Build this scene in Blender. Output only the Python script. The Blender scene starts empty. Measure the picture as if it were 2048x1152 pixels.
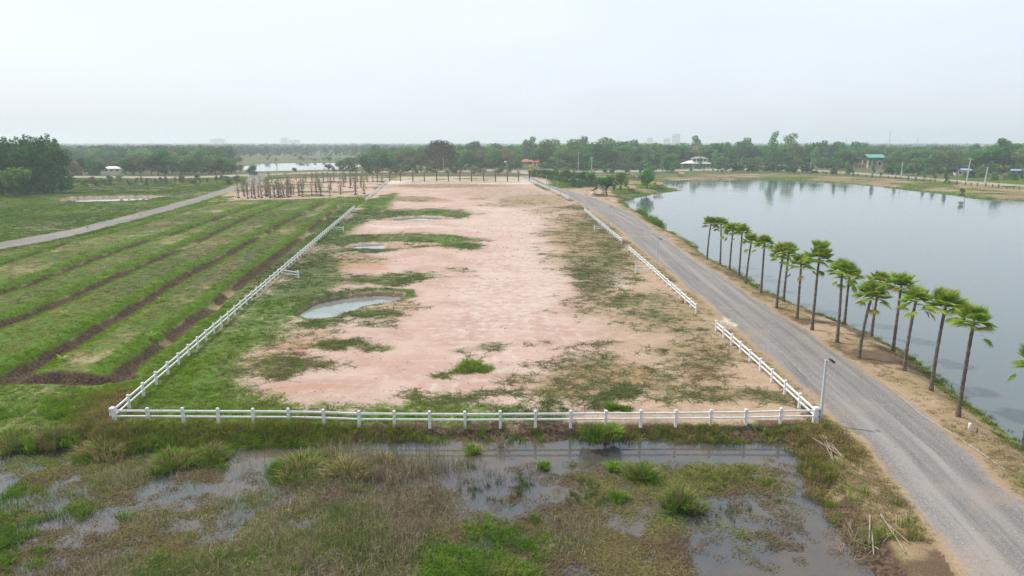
import bpy, bmesh, math, random
import numpy as np
from mathutils import Vector, Matrix, Quaternion, Euler

R = math.radians
random.seed(7)
RNG = np.random.default_rng(11)
scene = bpy.context.scene
COL = scene.collection

# ------------------------------------------------------------------ camera
H = 18.7                         # metres above the plot
FPX = 1384.0                     # focal length in pixels of a 2048 wide frame
HOR = 285.0                      # horizon row of the 1152 high frame
PITCH = math.atan((576 - HOR) / FPX)
cam_d = bpy.data.cameras.new('camera')
cam_d.sensor_fit = 'HORIZONTAL'
cam_d.angle = 2 * math.atan(1024 / FPX)
cam_d.clip_start = 0.5
cam_d.clip_end = 40000
cam = bpy.data.objects.new('camera', cam_d)
COL.objects.link(cam)
cam.location = (0, 0, H)
cam.rotation_euler = (math.pi / 2 - PITCH, 0, 0)
scene.camera = cam

# ------------------------------------------------------------------ sky, sun, exposure
SUN_EL = R(54)
SUN_AZ = Vector((-0.87, 0.49))
sun_dir = Vector((SUN_AZ.x * math.cos(SUN_EL), SUN_AZ.y * math.cos(SUN_EL), math.sin(SUN_EL))).normalized()
world = bpy.data.worlds.new('World')
scene.world = world
world.use_nodes = True
wn = world.node_tree
bg = wn.nodes['Background']
sky = wn.nodes.new('ShaderNodeTexSky')
sky.sky_type = 'NISHITA'
sky.sun_disc = False
sky.sun_elevation = SUN_EL
sky.sun_rotation = math.atan2(SUN_AZ.x, SUN_AZ.y)
sky.altitude = 0
sky.air_density = 1.0
sky.dust_density = 3.5
sky.ozone_density = 2.0
veil = wn.nodes.new('ShaderNodeMix')       # thin even cloud veil over the clear sky
veil.data_type = 'RGBA'
veil.inputs['Factor'].default_value = 0.55
veil.inputs[7].default_value = (6.7, 7.2, 7.85, 1)
wtc = wn.nodes.new('ShaderNodeTexCoord')
wmp = wn.nodes.new('ShaderNodeMapping')
wmp.inputs['Scale'].default_value = (1.0, 1.0, 2.6)
wnz = wn.nodes.new('ShaderNodeTexNoise')
wnz.inputs['Scale'].default_value = 1.7
wnz.inputs['Detail'].default_value = 4.0
wmr = wn.nodes.new('ShaderNodeMapRange')
wmr.inputs['From Min'].default_value = .3
wmr.inputs['From Max'].default_value = .7
wmr.inputs['To Min'].default_value = .62
wmr.inputs['To Max'].default_value = .86
wn.links.new(wtc.outputs['Generated'], wmp.inputs['Vector'])
wn.links.new(wmp.outputs[0], wnz.inputs['Vector'])
wn.links.new(wnz.outputs['Fac'], wmr.inputs['Value'])
wn.links.new(wmr.outputs[0], veil.inputs['Factor'])
wn.links.new(sky.outputs[0], veil.inputs[6])
wn.links.new(veil.outputs[2], bg.inputs['Color'])
bg.inputs['Strength'].default_value = 0.129

sun_d = bpy.data.lights.new('sun', 'SUN')
sun_d.energy = 3.3
sun_d.angle = R(1.6)
sun_d.color = (1.0, 0.95, 0.87)
sun = bpy.data.objects.new('sun', sun_d)
COL.objects.link(sun)
sun.location = (-60, 40, 90)
sun.rotation_euler = sun_dir.to_track_quat('Z', 'Y').to_euler()

scene.view_settings.view_transform = 'Standard'
scene.view_settings.look = 'None'
scene.view_settings.gamma = 1.0
scene.view_settings.use_curve_mapping = False
scene.view_settings.exposure = 0.20
scene.cycles.use_denoising = True
scene.cycles.denoising_prefilter = 'NONE'
scene.cycles.max_bounces = 5
scene.cycles.diffuse_bounces = 2
scene.cycles.glossy_bounces = 2
scene.cycles.transmission_bounces = 2
scene.cycles.transparent_max_bounces = 8
scene.cycles.volume_bounces = 1
scene.cycles.caustics_reflective = False
scene.cycles.caustics_refractive = False

# ------------------------------------------------------------------ survey helpers (photo pixel -> ground point)
CP, SP = math.cos(PITCH), math.sin(PITCH)

def G(px, py, z=0.0):
    a = (px - 1024) / FPX
    b = (576 - py) / FPX
    dz = -SP + b * CP
    t = (z - H) / dz
    return Vector((a * t, (CP + b * SP) * t, z))

def proj(x, y, z=0.0):
    d = y * CP + (H - z) * SP
    v = y * SP - (H - z) * CP
    return 1024 + FPX * x / d, 576 - FPX * v / d, d

def _hash(ix, iy, seed):
    h = (ix * 374761393 + iy * 668265263 + seed * 1442695041) & 0xFFFFFFFF
    h = ((h ^ (h >> 13)) * 1274126177) & 0xFFFFFFFF
    return ((h ^ (h >> 16)) & 0xFFFF) / 65535.0

def vnoise(x, y, seed=0):
    ix = np.floor(x).astype(np.int64)
    iy = np.floor(y).astype(np.int64)
    fx = x - ix
    fy = y - iy
    fx = fx * fx * (3 - 2 * fx)
    fy = fy * fy * (3 - 2 * fy)
    a = _hash(ix, iy, seed) * (1 - fx) + _hash(ix + 1, iy, seed) * fx
    b = _hash(ix, iy + 1, seed) * (1 - fx) + _hash(ix + 1, iy + 1, seed) * fx
    return a * (1 - fy) + b * fy

def fbm(x, y, size, seed=0, octv=3):
    s = np.zeros_like(x)
    amp, tot, f = 1.0, 0.0, 1.0 / size
    for k in range(octv):
        s += amp * vnoise(x * f + 17.3 * k, y * f - 9.1 * k, seed + k)
        tot += amp
        amp *= 0.5
        f *= 2.03
    return s / tot

def sdf_poly(x, y, pts):
    d = np.full(x.shape, 1e12)
    inside = np.zeros(x.shape, bool)
    n = len(pts)
    for i in range(n):
        ax, ay = pts[i][0], pts[i][1]
        bx, by = pts[(i + 1) % n][0], pts[(i + 1) % n][1]
        ex, ey = bx - ax, by - ay
        wx, wy = x - ax, y - ay
        t = np.clip((wx * ex + wy * ey) / (ex * ex + ey * ey + 1e-9), 0, 1)
        d = np.minimum(d, (wx - ex * t) ** 2 + (wy - ey * t) ** 2)
        if ay != by:
            c = ((ay > y) != (by > y)) & (x < (bx - ax) * (y - ay) / (by - ay) + ax)
            inside ^= c
    d = np.sqrt(d)
    return np.where(inside, -d, d)

def line_dist(x, y, pts):
    """distance to a polyline, signed side offset and distance along it"""
    d = np.full(x.shape, 1e12)
    off = np.zeros(x.shape)
    s = np.zeros(x.shape)
    run = 0.0
    for i in range(len(pts) - 1):
        ax, ay = pts[i][0], pts[i][1]
        ex, ey = pts[i + 1][0] - ax, pts[i + 1][1] - ay
        L = math.hypot(ex, ey)
        wx, wy = x - ax, y - ay
        t = np.clip((wx * ex + wy * ey) / (L * L + 1e-9), 0, 1)
        q = (wx - ex * t) ** 2 + (wy - ey * t) ** 2
        better = q < d
        d = np.where(better, q, d)
        off = np.where(better, (wx * ey - wy * ex) / L, off)
        s = np.where(better, run + t * L, s)
        run += L
    return np.sqrt(d), off, s

def sm(a, b, v):
    t = np.clip((v - a) / (b - a), 0, 1)
    return t * t * (3 - 2 * t)

def W(pts, z=0.0):
    return [G(p[0], p[1], z) for p in pts]

# ------------------------------------------------------------------ surveyed outlines
Z_LAKE, Z_MARSH, Z_POND = -1.0, -0.75, -0.62
PLOT = W([(228, 845), (470, 630), (710, 416), (730, 402), (778, 361), (1050, 361), (1100, 384), (1130, 398), (1170, 415), (1257, 493), (1432, 648), (1632, 845)])
LAKE = W([(2048, 895), (1991, 845), (1936, 805), (1898, 777), (1863, 745), (1818, 706), (1775, 686), (1720, 660), (1675, 641), (1625, 622),
          (1600, 614), (1575, 602), (1550, 592), (1525, 580), (1505, 565), (1485, 550), (1440, 527), (1412, 512), (1392, 497), (1386, 489),
          (1366, 476), (1337, 462), (1310, 447), (1290, 432), (1270, 420), (1246, 410), (1252, 403), (1270, 397), (1290, 392), (1325, 386), (1361, 381.5),
          (1350, 377), (1335, 375), (1325, 370), (1325, 364), (1340, 362), (1380, 361), (1500, 359), (1540, 359), (1575, 361), (1662, 366),
          (1691, 367), (1756, 373), (1836, 382), (1886, 388), (1946, 397), (2048, 402), (2200, 420), (2500, 470), (2900, 620), (3000, 900), (2600, 1100), (2300, 1060)], Z_LAKE)
MARSH = W([(-900, 930), (-200, 915), (0, 907), (60, 900), (120, 893), (200, 915), (300, 905), (420, 900), (560, 900), (680, 890), (1000, 886), (1300, 886), (1560, 893),
           (1600, 925), (1592, 960), (1620, 1010), (1660, 1060), (1698, 1110), (1730, 1160), (1790, 1500), (-900, 1500)], Z_MARSH)
ROAD_R = [(2048, 999), (2025, 983), (1970, 931), (1896, 864), (1817, 806), (1748, 757), (1696, 720), (1625, 672), (1560, 627), (1500, 590),
          (1450, 555), (1400, 525), (1350, 491), (1310, 460), (1270, 431), (1230, 411), (1190, 397), (1150, 385), (1130, 380), (1095, 369), (1072, 358), (1066, 350)]
ROAD_L = [(1040, 350), (1048, 356), (1075, 367), (1105, 379), (1140, 394), (1180, 416), (1205, 433), (1262, 481), (1335, 543), (1415, 608), (1500, 680), (1590, 760), (1640, 808),
          (1707, 870), (1750, 905), (1811, 983), (1872, 1066), (1930, 1152)]
ROAD = W([(2600, 1500)] + ROAD_R + ROAD_L + [(2100, 1500)])
ROAD_C = W([(2330, 1480), (1985, 1075), (1900, 985), (1830, 905), (1730, 815), (1660, 755), (1560, 668), (1470, 598), (1370, 518), (1310, 472), (1255, 437), (1215, 415), (1165, 393), (1118, 376), (1080, 363), (1058, 353)])
TRACK = W([(-400, 585), (0, 484), (140, 459), (300, 420), (400, 393), (455, 375), (490, 362), (497, 351), (535, 351), (530, 365), (470, 381), (400, 404), (300, 432), (140, 473), (0, 498), (-400, 610)])
BACKROAD = W([(-300, 361), (140, 356.5), (357, 358), (512, 353), (650, 347.5), (775, 346), (962, 344), (1000, 343), (1066, 351), (1120, 346.5), (1250, 345.5), (1400, 342.5), (1525, 340), (1650, 345), (1790, 355), (1936, 368), (2048, 376), (2300, 396),
              (2300, 390), (2048, 372), (1936, 364), (1790, 352), (1650, 342), (1525, 337.5), (1400, 339.5), (1250, 342.5), (1120, 343.5), (1040, 342), (995, 338), (962, 341.5), (775, 343.5), (650, 344.5), (512, 350), (357, 355), (140, 353.5), (-300, 358)])
FIELD = W([(-700, 690), (0, 505), (140, 480), (300, 438), (400, 410), (455, 402), (560, 400), (695, 396), (640, 452), (560, 520), (470, 590), (360, 680), (255, 762), (60, 760), (-700, 860)])
FURROWS = [W(p) for p in (
    [(246, 742), (311, 693), (361, 655), (425, 611), (469, 573), (528, 530), (600, 476), (692, 400)],
    [(-60, 800), (30, 745), (150, 682), (235, 632), (287, 602), (375, 547), (469, 500), (557, 450), (648, 402)],
    [(-120, 694), (0, 649), (88, 617), (176, 576), (249, 544), (323, 514), (411, 473), (499, 432), (590, 400)],
    [(-150, 625), (0, 585), (59, 567), (132, 538), (205, 511), (293, 482), (352, 465), (440, 432), (545, 402)],
    [(-200, 585), (0, 528), (73, 505), (132, 485), (205, 470), (287, 447), (381, 418), (470, 401)])]
END_DITCH = W([(56, 757), (140, 757), (200, 760), (246, 756)])
NURSERY = W([(415, 404), (470, 380), (545, 358), (640, 355), (770, 351), (778, 358), (735, 394), (560, 400)])
POND1 = W([(584, 628), (592, 610), (622, 595), (680, 584), (760, 577), (815, 580), (822, 592), (790, 601), (720, 613), (676, 630), (622, 638)])
POND2 = W([(668, 478), (700, 471), (800, 468), (900, 470), (930, 478), (905, 489), (840, 494), (760, 497), (690, 496), (668, 487)])
POND3 = W([(738, 432), (770, 424), (850, 420), (920, 423), (938, 429), (920, 436), (850, 440), (760, 440)])
FARPOND_L = W([(110, 402), (135, 393), (200, 391), (300, 389), (330, 392), (300, 399), (220, 403), (150, 404)])
FARPOND = W([(470, 335), (520, 326), (600, 324), (690, 324), (720, 330), (690, 338), (600, 340), (520, 342)])
FARPOND2 = W([(545, 318.5), (620, 314.5), (720, 314), (740, 317), (660, 319)])
GREEN_A = W([(228, 848), (560, 548), (640, 473), (722, 418), (740, 398), (795, 386), (770, 420), (700, 462), (655, 500), (690, 560), (610, 600), (570, 640), (545, 690), (480, 715), (470, 765), (560, 802), (700, 812), (900, 806), (1000, 812), (1120, 806), (1135, 832), (1040, 848)])
DRIVE = W([(1140, 380), (1180, 372), (1215, 378), (1235, 392), (1260, 412), (1200, 408), (1160, 394)])
WHEELS = [W(q) for q in ([(925, 455), (945, 447), (968, 434), (985, 428), (1015, 424)], [(800, 452), (880, 450), (940, 436), (950, 428), (940, 422)], [(840, 600), (880, 590), (900, 575), (890, 560)], [(1240, 800), (1290, 775), (1310, 750), (1300, 715)], [(560, 665), (760, 652), (960, 655), (1130, 640)], [(1060, 822), (1010, 720), (965, 610), (975, 500), (1000, 420), (960, 380)], [(880, 790), (950, 650), (1010, 520), (1060, 430)], [(1160, 700), (1090, 600), (1050, 500), (1040, 450)], [(760, 700), (900, 670), (1050, 680)], [(850, 520), (960, 510), (1080, 520)])]

ELL_GREEN = [(700, 690, 62, 13, .9), (600, 738, 85, 26, .8), (775, 556, 95, 12, .9), (690, 588, 90, 16, .8), (640, 640, 70, 14, .9), (745, 621, 75, 10, .9), (825, 478, 125, 13, 1), (720, 500, 90, 10, .9),
             (930, 493, 45, 8, 1), (840, 428, 110, 11, 1), (945, 703, 62, 8, .55), (882, 760, 32, 10, .6), (1050, 800, 80, 12, .5), (905, 806, 80, 14, .8), (945, 732, 40, 11, .5), (1240, 812, 40, 16, .8),
             (760, 640, 60, 9, .5), (905, 545, 40, 5, .55),
             (1190, 555, 62, 42, .66), (1175, 522, 48, 16, .55), (1165, 415, 62, 7, .8), (1200, 450, 50, 28, .62), (1230, 500, 45, 40, .58), (1255, 545, 45, 30, .5), (1260, 600, 70, 12, .62), (1285, 624, 80, 12, .7),
             (1180, 742, 85, 24, .46), (1230, 705, 60, 14, .36), (1375, 655, 80, 16, .46), (1460, 720, 60, 22, .45), (1520, 790, 60, 24, .45), (1330, 800, 60, 14, .4), (1180, 790, 40, 14, .35), (1440, 818, 200, 7, .45), (1100, 700, 50, 9, .3)]
ELL_STRAW = [(1185, 480, 110, 90, .7), (1280, 620, 150, 45, .6), (1230, 770, 190, 45, .75), (1420, 720, 110, 70, .6), (1480, 800, 170, 30, .7), (1070, 400, 90, 16, .6), (1000, 385, 130, 14, .45), (900, 372, 150, 5, .7),
             (820, 398, 60, 6, .8), (960, 398, 40, 4, .5), (620, 670, 90, 40, .5), (560, 730, 130, 40, .55), (700, 520, 70, 12, .6), (750, 610, 120, 30, .5), (620, 500, 70, 60, .5), (1010, 410, 60, 5, .5), (1100, 420, 60, 8, .5)]
ELL_WHITE = [(1040, 570, 150, 130, .40), (1000, 440, 150, 40, .40), (980, 700, 120, 60, .34), (1080, 505, 60, 12, .45), (1100, 480, 120, 9, .38), (1060, 560, 50, 14, .35), (1455, 636, 32, 10, 1), (1060, 745, 50, 12, .45), (960, 455, 60, 6, .4), (800, 452, 120, 4, .5), (1240, 565, 40, 16, .5), (1350, 740, 90, 24, .4)]
ELL_RUST = [(1210, 775, 100, 35, .8), (620, 690, 60, 18, .6), (1280, 770, 60, 30, .6), (850, 400, 60, 4, .8), (960, 398, 30, 2.5, .7), (900, 365, 120, 3, .4), (640, 790, 100, 14, .5), (700, 530, 60, 10, .6), (800, 720, 140, 30, .35)]

def ell(px, py, items):
    m = np.zeros(px.shape)
    for cx, cy, rx, ry, w in items:
        d = np.sqrt(((px - cx) / rx) ** 2 + ((py - cy) / ry) ** 2)
        m = np.maximum(m, w * np.clip((1.35 - d) / 0.75, 0, 1))
    return m

def survey(x, y):
    """all ground cover fields at world points"""
    c = {}
    n2 = fbm(x, y, 2.2, 3)
    n8 = fbm(x, y, 9.0, 21)
    n30 = fbm(x, y, 34.0, 41)
    px, py, d = proj(x, y)
    k = FPX / d
    fore = np.clip(H / np.sqrt(x * x + y * y + H * H), 0.02, 1)
    pxw = px + (n8 - .5) * 9 * k * .8 + (n2 - .5) * 2.4 * k
    pyw = py + ((fbm(x, y, 9.0, 77) - .5) * 9 + (fbm(x, y, 2.2, 99) - .5) * 2.4) * k * fore
    xw = x + (n8 - .5) * 4 + (n2 - .5) * 2
    yw = y + (fbm(x, y, 9.0, 77) - .5) * 4 + (fbm(x, y, 2.2, 99) - .5) * 2
    c['px'], c['py'], c['n2'], c['n8'], c['n30'] = px, py, n2, n8, n30
    near = y < 520
    far = ~near
    lake = sdf_poly(x, y, LAKE)
    marsh = sdf_poly(x, y, MARSH)
    plot = sdf_poly(x, y, PLOT)
    road = sdf_poly(x + (n2 - .5) * 1.0, y + (n8 - .5) * 1.0, ROAD)
    track = sdf_poly(x + (n2 - .5) * .6, y, TRACK)
    back = sdf_poly(x, y, BACKROAD)
    field = sdf_poly(x, y, FIELD)
    nurs = sdf_poly(xw, yw, NURSERY)
    p1 = sdf_poly(x + (n2 - .5) * .8, y + (n8 - .5) * 1.2, POND1)
    p2 = sdf_poly(x + (n2 - .5) * .8, y + (n8 - .5) * 1.2, POND2)
    p3 = sdf_poly(x + (n2 - .5) * .8, y + (n8 - .5) * 1.2, POND3)
    f1 = sdf_poly(x, y, FARPOND_L)
    f2 = sdf_poly(x, y, FARPOND)
    f3 = sdf_poly(x, y, FARPOND2)
    c['lake'], c['marsh'], c['plot'], c['road'], c['track'], c['back'], c['field'] = lake, marsh, plot, road, track, back, field
    c['ponds'] = np.minimum(np.minimum(p1, p2), p3)
    c['p1'], c['p2'], c['p3'] = p1, p2, p3
    c['far1'], c['far2'], c['far3'] = f1, f2, f3
    # ----- furrows
    fd = np.full(x.shape, 1e9)
    for i, F in enumerate(FURROWS):
        a, _, _ = line_dist(x + (n2 - .5) * 1.2, y + (n8 - .5) * 1.6, F)
        if i == 4:
            a = a * 1.25
        fd = np.minimum(fd, a)
    fe, _, _ = line_dist(x, y + (n2 - .5) * .8, END_DITCH)
    c['fur'] = fd
    c['fend'] = fe
    infield = sm(1.0, -1.5, field)
    # ----- height
    z = (n8 - .5) * .10 + (n2 - .5) * .05
    z = z * sm(0.0, 1.5, np.abs(plot))                       # level along the fence lines
    z = z + (n30 - .5) * .3 * sm(8, 40, np.abs(plot)) * sm(2, 8, lake) * near
    slope = np.where(y > 205, 9.0, 3.4)
    zl = -1.0 * sm(slope, 0.0, lake) - 1.5 * np.clip(-lake / 8, 0, 1)
    z = np.where(lake < slope, np.minimum(z, z * sm(0, slope, lake) + zl), z)
    bed = -0.93 + (n8 - .5) * .42 + (n2 - .5) * .16
    flat = ell(px, py, [(920, 930, 110, 26, 1), (1130, 935, 120, 24, .7), (1330, 935, 120, 26, .8), (1450, 940, 120, 22, .9), (1500, 1060, 60, 30, .5)])
    bed = bed + flat * np.clip(.19 - (bed + .93), -.2, .4) * .9
    bank = sm(2.4, -0.2, marsh + (n2 - .5) * 1.1)
    z = np.where(marsh < 3.5, z * (1 - bank) + np.where(marsh < 0, bed, -0.92) * bank, z)
    trench = sm(1.6, 0.4, np.abs(marsh + 1.3)) * sm(690, 760, px) * sm(1600, 1540, px)
    z = z - trench * .35 * (marsh < 1)
    w2 = 1.4 + 9.0 * sm(126, 146, y)
    w3 = 1.4 + 10.0 * sm(174, 196, y)
    for p, dep, wd in ((p1, 1.25, 1.5 + 1.5 * sm(80, 93, y)), (p2, 1.25 - .40 * sm(725, 830, px), w2), (p3, 1.25 - .35 * sm(870, 900, px) - .35 * sm(800, 770, px), w3), (f1, 1.3, 3.0)):
        z = z - dep * sm(0.35, -wd, p)
    z = z - .95 * infield * np.exp(-(fd / 1.05) ** 2) + .3 * infield * sm(.8, 3.0, fd)
    z = z - 1.1 * sm(1.4, 0.4, fe)
    z = z + .06 * sm(0.3, -1.5, road) * 1.0
    back_r = sm(3.0, 0.0, back)
    z = np.where(near, z + back_r * .5, z * .3)
    z = z - 1.6 * sm(5, -4, f2) - 1.6 * sm(8, -6, f3)
    c['z'] = z
    # ----- cover
    inplot = sm(0.15, -0.15, plot)
    gA = sm(4.5, -2.5, sdf_poly(xw, yw, GREEN_A))
    eg = ell(pxw, pyw, ELL_GREEN)
    es = ell(pxw, pyw, ELL_STRAW) * 1.0
    fl = sm(1130, 1330, pxw + (pyw - 560) * -.15)
    pink = inplot * (1 - .85 * fl * sm(380, 520, py)) 
    pink = np.maximum(pink, sm(1.0, -2, nurs) * .9)
    green = np.maximum(gA * (.80 + .7 * (n8 - .42)), eg * .85) * inplot
    straw = np.maximum(es, gA * np.clip((n30 - .42) * 2.2, 0, .8)) * inplot
    out = 1 - inplot
    # everything outside the plot starts as grass
    g_out = np.clip(.85 + (n8 - .5) * .7, 0, 1)
    s_out = np.clip(.15 + (n30 - .45) * 1.6 + (n8 - .5) * .6, 0, .9)
    # lake side of the fence: dry verge
    verge = sm(0, 2, px - (1632 + (py - 845) * .78 - 60)) * sm(362, 372, py) * sm(6, 2, np.abs(plot)) * out
    right = (np.asarray(x > ((y - 44) * -.02 + 8)) & (road < 60) & (lake < 40) & (plot > -.5) & (y < 330)).astype(float)
    shore = sm(2.6, 0.6, lake)
    g_out = np.where(right > 0, np.clip(shore * .65 + np.clip(n8 - .52, 0, 1) * 1.8, 0, 1), g_out)
    s_out = np.where(right > 0, np.clip(.62 + (n8 - .5) * 1.3 + (n2 - .5) * .6, 0, .95), s_out)
    # far lake bank: straw and bare sand
    bankf = ((lake < 46) & (lake > -1) & (y > 205) & (x > 30) & (back > 0) & (road > 2)).astype(float)
    g_out = np.where(bankf > 0, np.clip(.50 + (n30 - .5) * 2.0 + (n8 - .5) * 1.0 + sm(5, 1, lake) * .4, 0, .9), g_out)
    s_out = np.where(bankf > 0, np.clip(.8 + (n8 - .5) * .8, 0, .95), s_out)
    drv = sm(1.5, -1.5, sdf_poly(xw, yw, DRIVE))
    g_out = g_out * (1 - drv * .95)
    s_out = s_out * (1 - drv * .8)
    # sand strip behind the plot
    strip = sm(2, -2, plot * 0 + np.maximum(np.maximum(px * 0 + (y - 392), 322 - y), np.maximum(-62 - x, x - 18)))
    g_out = g_out * (1 - strip) + strip * np.clip((n8 - .56) * 4, 0, .8)
    s_out = s_out * (1 - strip) + strip * np.clip(.2 + (n30 - .5) * 2.5, 0, .9)
    bankr = np.exp(-((y - (408 + x * .0)) / 9.0) ** 2) * sm(-140, -120, x) * sm(40, 10, x)
    # strip between the fence and the road is bare soil and straw
    nursm = sm(1.0, -2, nurs)
    g_out = g_out * (1 - nursm) + nursm * np.clip((n8 - .50) * 3.0, 0, .6)
    s_out = s_out * (1 - nursm * .8) + nursm * np.clip((n2 * .5 + n8 * .5 - .42) * 3, 0, .7)
    # planting field
    top = sm(1.1, 2.6, fd)
    edge = sm(.7, 1.3, fd) * sm(3.1, 2.2, fd + (n2 - .5) * 1.6)
    mid = sm(1.7, 3.0, fd + (n8 - .5) * 1.6)
    g_field = np.clip(.35 + .65 * edge + mid * (.42 + (n8 - .5) * 1.1), 0, 1)
    s_field = np.clip(.40 + mid * (.62 + (n8 - .5) * 1.4 + (n2 - .5) * .8), 0, .95)
    g_out = g_out * (1 - infield) + g_field * infield
    s_out = s_out * (1 - infield) + s_field * infield
    brown = infield * sm(1.7, .6, fd + (n2 - .5) * 1.3) * np.where(px < 1e9, sm(.28, .5, n8 + .1), 0) + 1.2 * sm(1.7, .6, fe)  # brown soil, darkened along the furrows so their shade sits in the colour
    brown = np.maximum(brown, bankr * .8)
    dull = sm(0, -2, np.minimum(px * 0 + (track * 0 + 1), 1) - 2) * 0
    left_dull = ((px < 460) & (py < 470) & (track > 0) & (field > 0)).astype(float)
    # front bank
    fbk = sm(3.6, 2.4, marsh) * (marsh > 0)
    lft = sm(720, 560, px)
    g_out = np.where(fbk > 0, g_out * (1 - fbk) + fbk * np.clip(.45 + .4 * lft + (n8 - .5) * 1.4, 0, 1), g_out)
    s_out = np.where(fbk > 0, s_out * (1 - fbk) + fbk * np.clip(.45 + (n30 - .5) * 1.2, 0, .9), s_out)
    scar = fbk * (1 - lft) * sm(2.6, 1.2, marsh) * sm(.36, .52, n8 * .5 + n2 * .5 + .06)
    brown = np.maximum(brown, .9 * scar)
    g_out = g_out * (1 - .6 * fbk * (1 - lft) * sm(.62, .45, fbm(x, y, 3.0, 717) + .12))
    slope_r = sm(9.0, 5.0, marsh) * sm(1500, 1600, px) * (marsh > 0) * sm(-.5, .5, road)
    s_out = np.maximum(s_out, slope_r * np.clip(.85 + (n2 - .5) * 1.2, 0, 1))
    g_out = np.maximum(g_out * (1 - .5 * slope_r), slope_r * np.clip((n8 - .44) * 3.0, 0, .75))
    brown = np.maximum(brown, slope_r * np.clip((fbm(x, y, 4.0, 611) - .45) * 3.5, 0, .7))
    brown = np.maximum(brown, right * (lake > .5) * (road > .5) * np.clip((fbm(x, y, 4.5, 909) - .5) * 3.2, 0, .6))
    green = green + g_out * out
    straw = straw + s_out * out
    mud = sm(.3, -.6, marsh) + sm(0.2, -.5, f1)
    pw = np.minimum(np.minimum(p1, p2), p3)
    brown = np.maximum(brown, .6 * sm(-.1, -.7, p1) * sm(-3.2, -1.0, p1) * sm(.36, .5, n8 + .08))
    mud = np.maximum(mud, sm(-.72, -.9, z) * sm(-.3, -1.0, pw))
    mud = np.maximum(mud, sm(0.0, -.8, lake) * .9)
    green = np.where(pw < 1.4, np.maximum(green, sm(1.4, .2, pw) * np.clip(.55 + n8 * .7, 0, 1)), green) * (1 - .8 * brown * (p1 < .6))
    pink = pink * (1 - mud)
    grav = np.maximum(sm(.9, -1.1, road + (n8 - .5) * 1.2), sm(-.1, -.9, track))
    grav = np.maximum(grav, sm(.4, -.4, back) * .6)
    green = green * (1 - sm(.6, -.3, road)) * (1 - sm(-.1, -.7, track)) * (1 - sm(.6, -.2, back))
    straw = straw * (1 - sm(.8, -.8, road) * .9) * (1 - sm(-.1, -.7, track))
    white = np.maximum(ell(pxw, pyw, ELL_WHITE), strip * np.clip((n30 - .42) * 4, 0, 1) * .8)
    white = np.maximum(white, bankf * np.clip((fbm(x * .35, y, 9, 5) - .6) * 7, 0, 1))
    white = np.maximum(white, sm(.4, -.4, back) * .75)
    for tl in WHEELS:
        a, _, _ = line_dist(x, y, tl)
        white = np.maximum(white, .40 * np.exp(-((a - .85) / .40) ** 2) * sm(.3, .55, n8) * inplot)
    rust = ell(pxw, pyw, ELL_RUST) * inplot
    rust = np.maximum(rust, bankf * np.clip(n8 - .4, 0, .6))
    lush = np.clip(.5 + (n30 - .5) * 1.4 + infield * (.75 * edge - .02 * mid) - .45 * inplot * sm(900, 1100, px) - .12 * left_dull - .45 * sm(360, 420, y), 0, 1)
    c.update(pink=pink, gravel=grav, straw=np.clip(straw, 0, 1), green=np.clip(green, 0, 1), mud=np.clip(mud, 0, 1), white=white,
             brown=np.clip(brown, 0, 1), lush=lush, rust=rust, infield=infield, inplot=inplot, gA=gA, eg=eg, right=right, bank=fbk)
    _, off, s = line_dist(x, y, ROAD_C)
    c['ru'], c['rs'] = off, s
    return c

def h_at(x, y):
    return float(survey(np.array([x], float), np.array([y], float))['z'][0])

def on_ground(px, py):
    z = 0.0
    for _ in range(4):
        p = G(px, py, z)
        z = h_at(p.x, p.y)
    p = G(px, py, z)
    return Vector((p.x, p.y, z))

# ------------------------------------------------------------------ node helpers
def setin(nt, node, key, v):
    s = node.inputs[key]
    if isinstance(v, bpy.types.NodeSocket):
        nt.links.new(v, s)
    else:
        s.default_value = v

def nd(nt, typ, ins=None, **attrs):
    n = nt.nodes.new(typ)
    for k, v in attrs.items():
        setattr(n, k, v)
    for k, v in (ins or {}).items():
        setin(nt, n, k, v)
    return n

def mth(nt, op, a, b=None, clamp=False):
    n = nt.nodes.new('ShaderNodeMath')
    n.operation = op
    n.use_clamp = clamp
    setin(nt, n, 0, a)
    if b is not None:
        setin(nt, n, 1, b)
    return n.outputs[0]

def mixc(nt, f, a, b, blend='MIX'):
    n = nt.nodes.new('ShaderNodeMix')
    n.data_type = 'RGBA'
    n.blend_type = blend
    n.clamp_factor = True
    setin(nt, n, 0, f)
    for k, v in ((6, a), (7, b)):
        if not isinstance(v, bpy.types.NodeSocket) and len(v) == 3:
            v = (*v, 1)
        setin(nt, n, k, v)
    return n.outputs[2]

def noise(nt, vec, scale, detail=3, rough=.55, dist=0.0):
    n = nd(nt, 'ShaderNodeTexNoise', {'Scale': scale, 'Detail': detail, 'Roughness': rough, 'Distortion': dist})
    if vec is not None:
        nt.links.new(vec, n.inputs['Vector'])
    return n.outputs['Fac']

def ramp(nt, f, a, b):
    n = nd(nt, 'ShaderNodeMapRange', {'Value': f, 'From Min': a, 'From Max': b}, interpolation_type='SMOOTHSTEP')
    return n.outputs[0]

MATS = {}
def new_mat(name):
    m = bpy.data.materials.new(name)
    m.use_nodes = True
    nt = m.node_tree
    bs = nt.nodes['Principled BSDF']
    bs.inputs['Specular IOR Level'].default_value = .25
    MATS[name] = m
    return m, nt, bs

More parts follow.
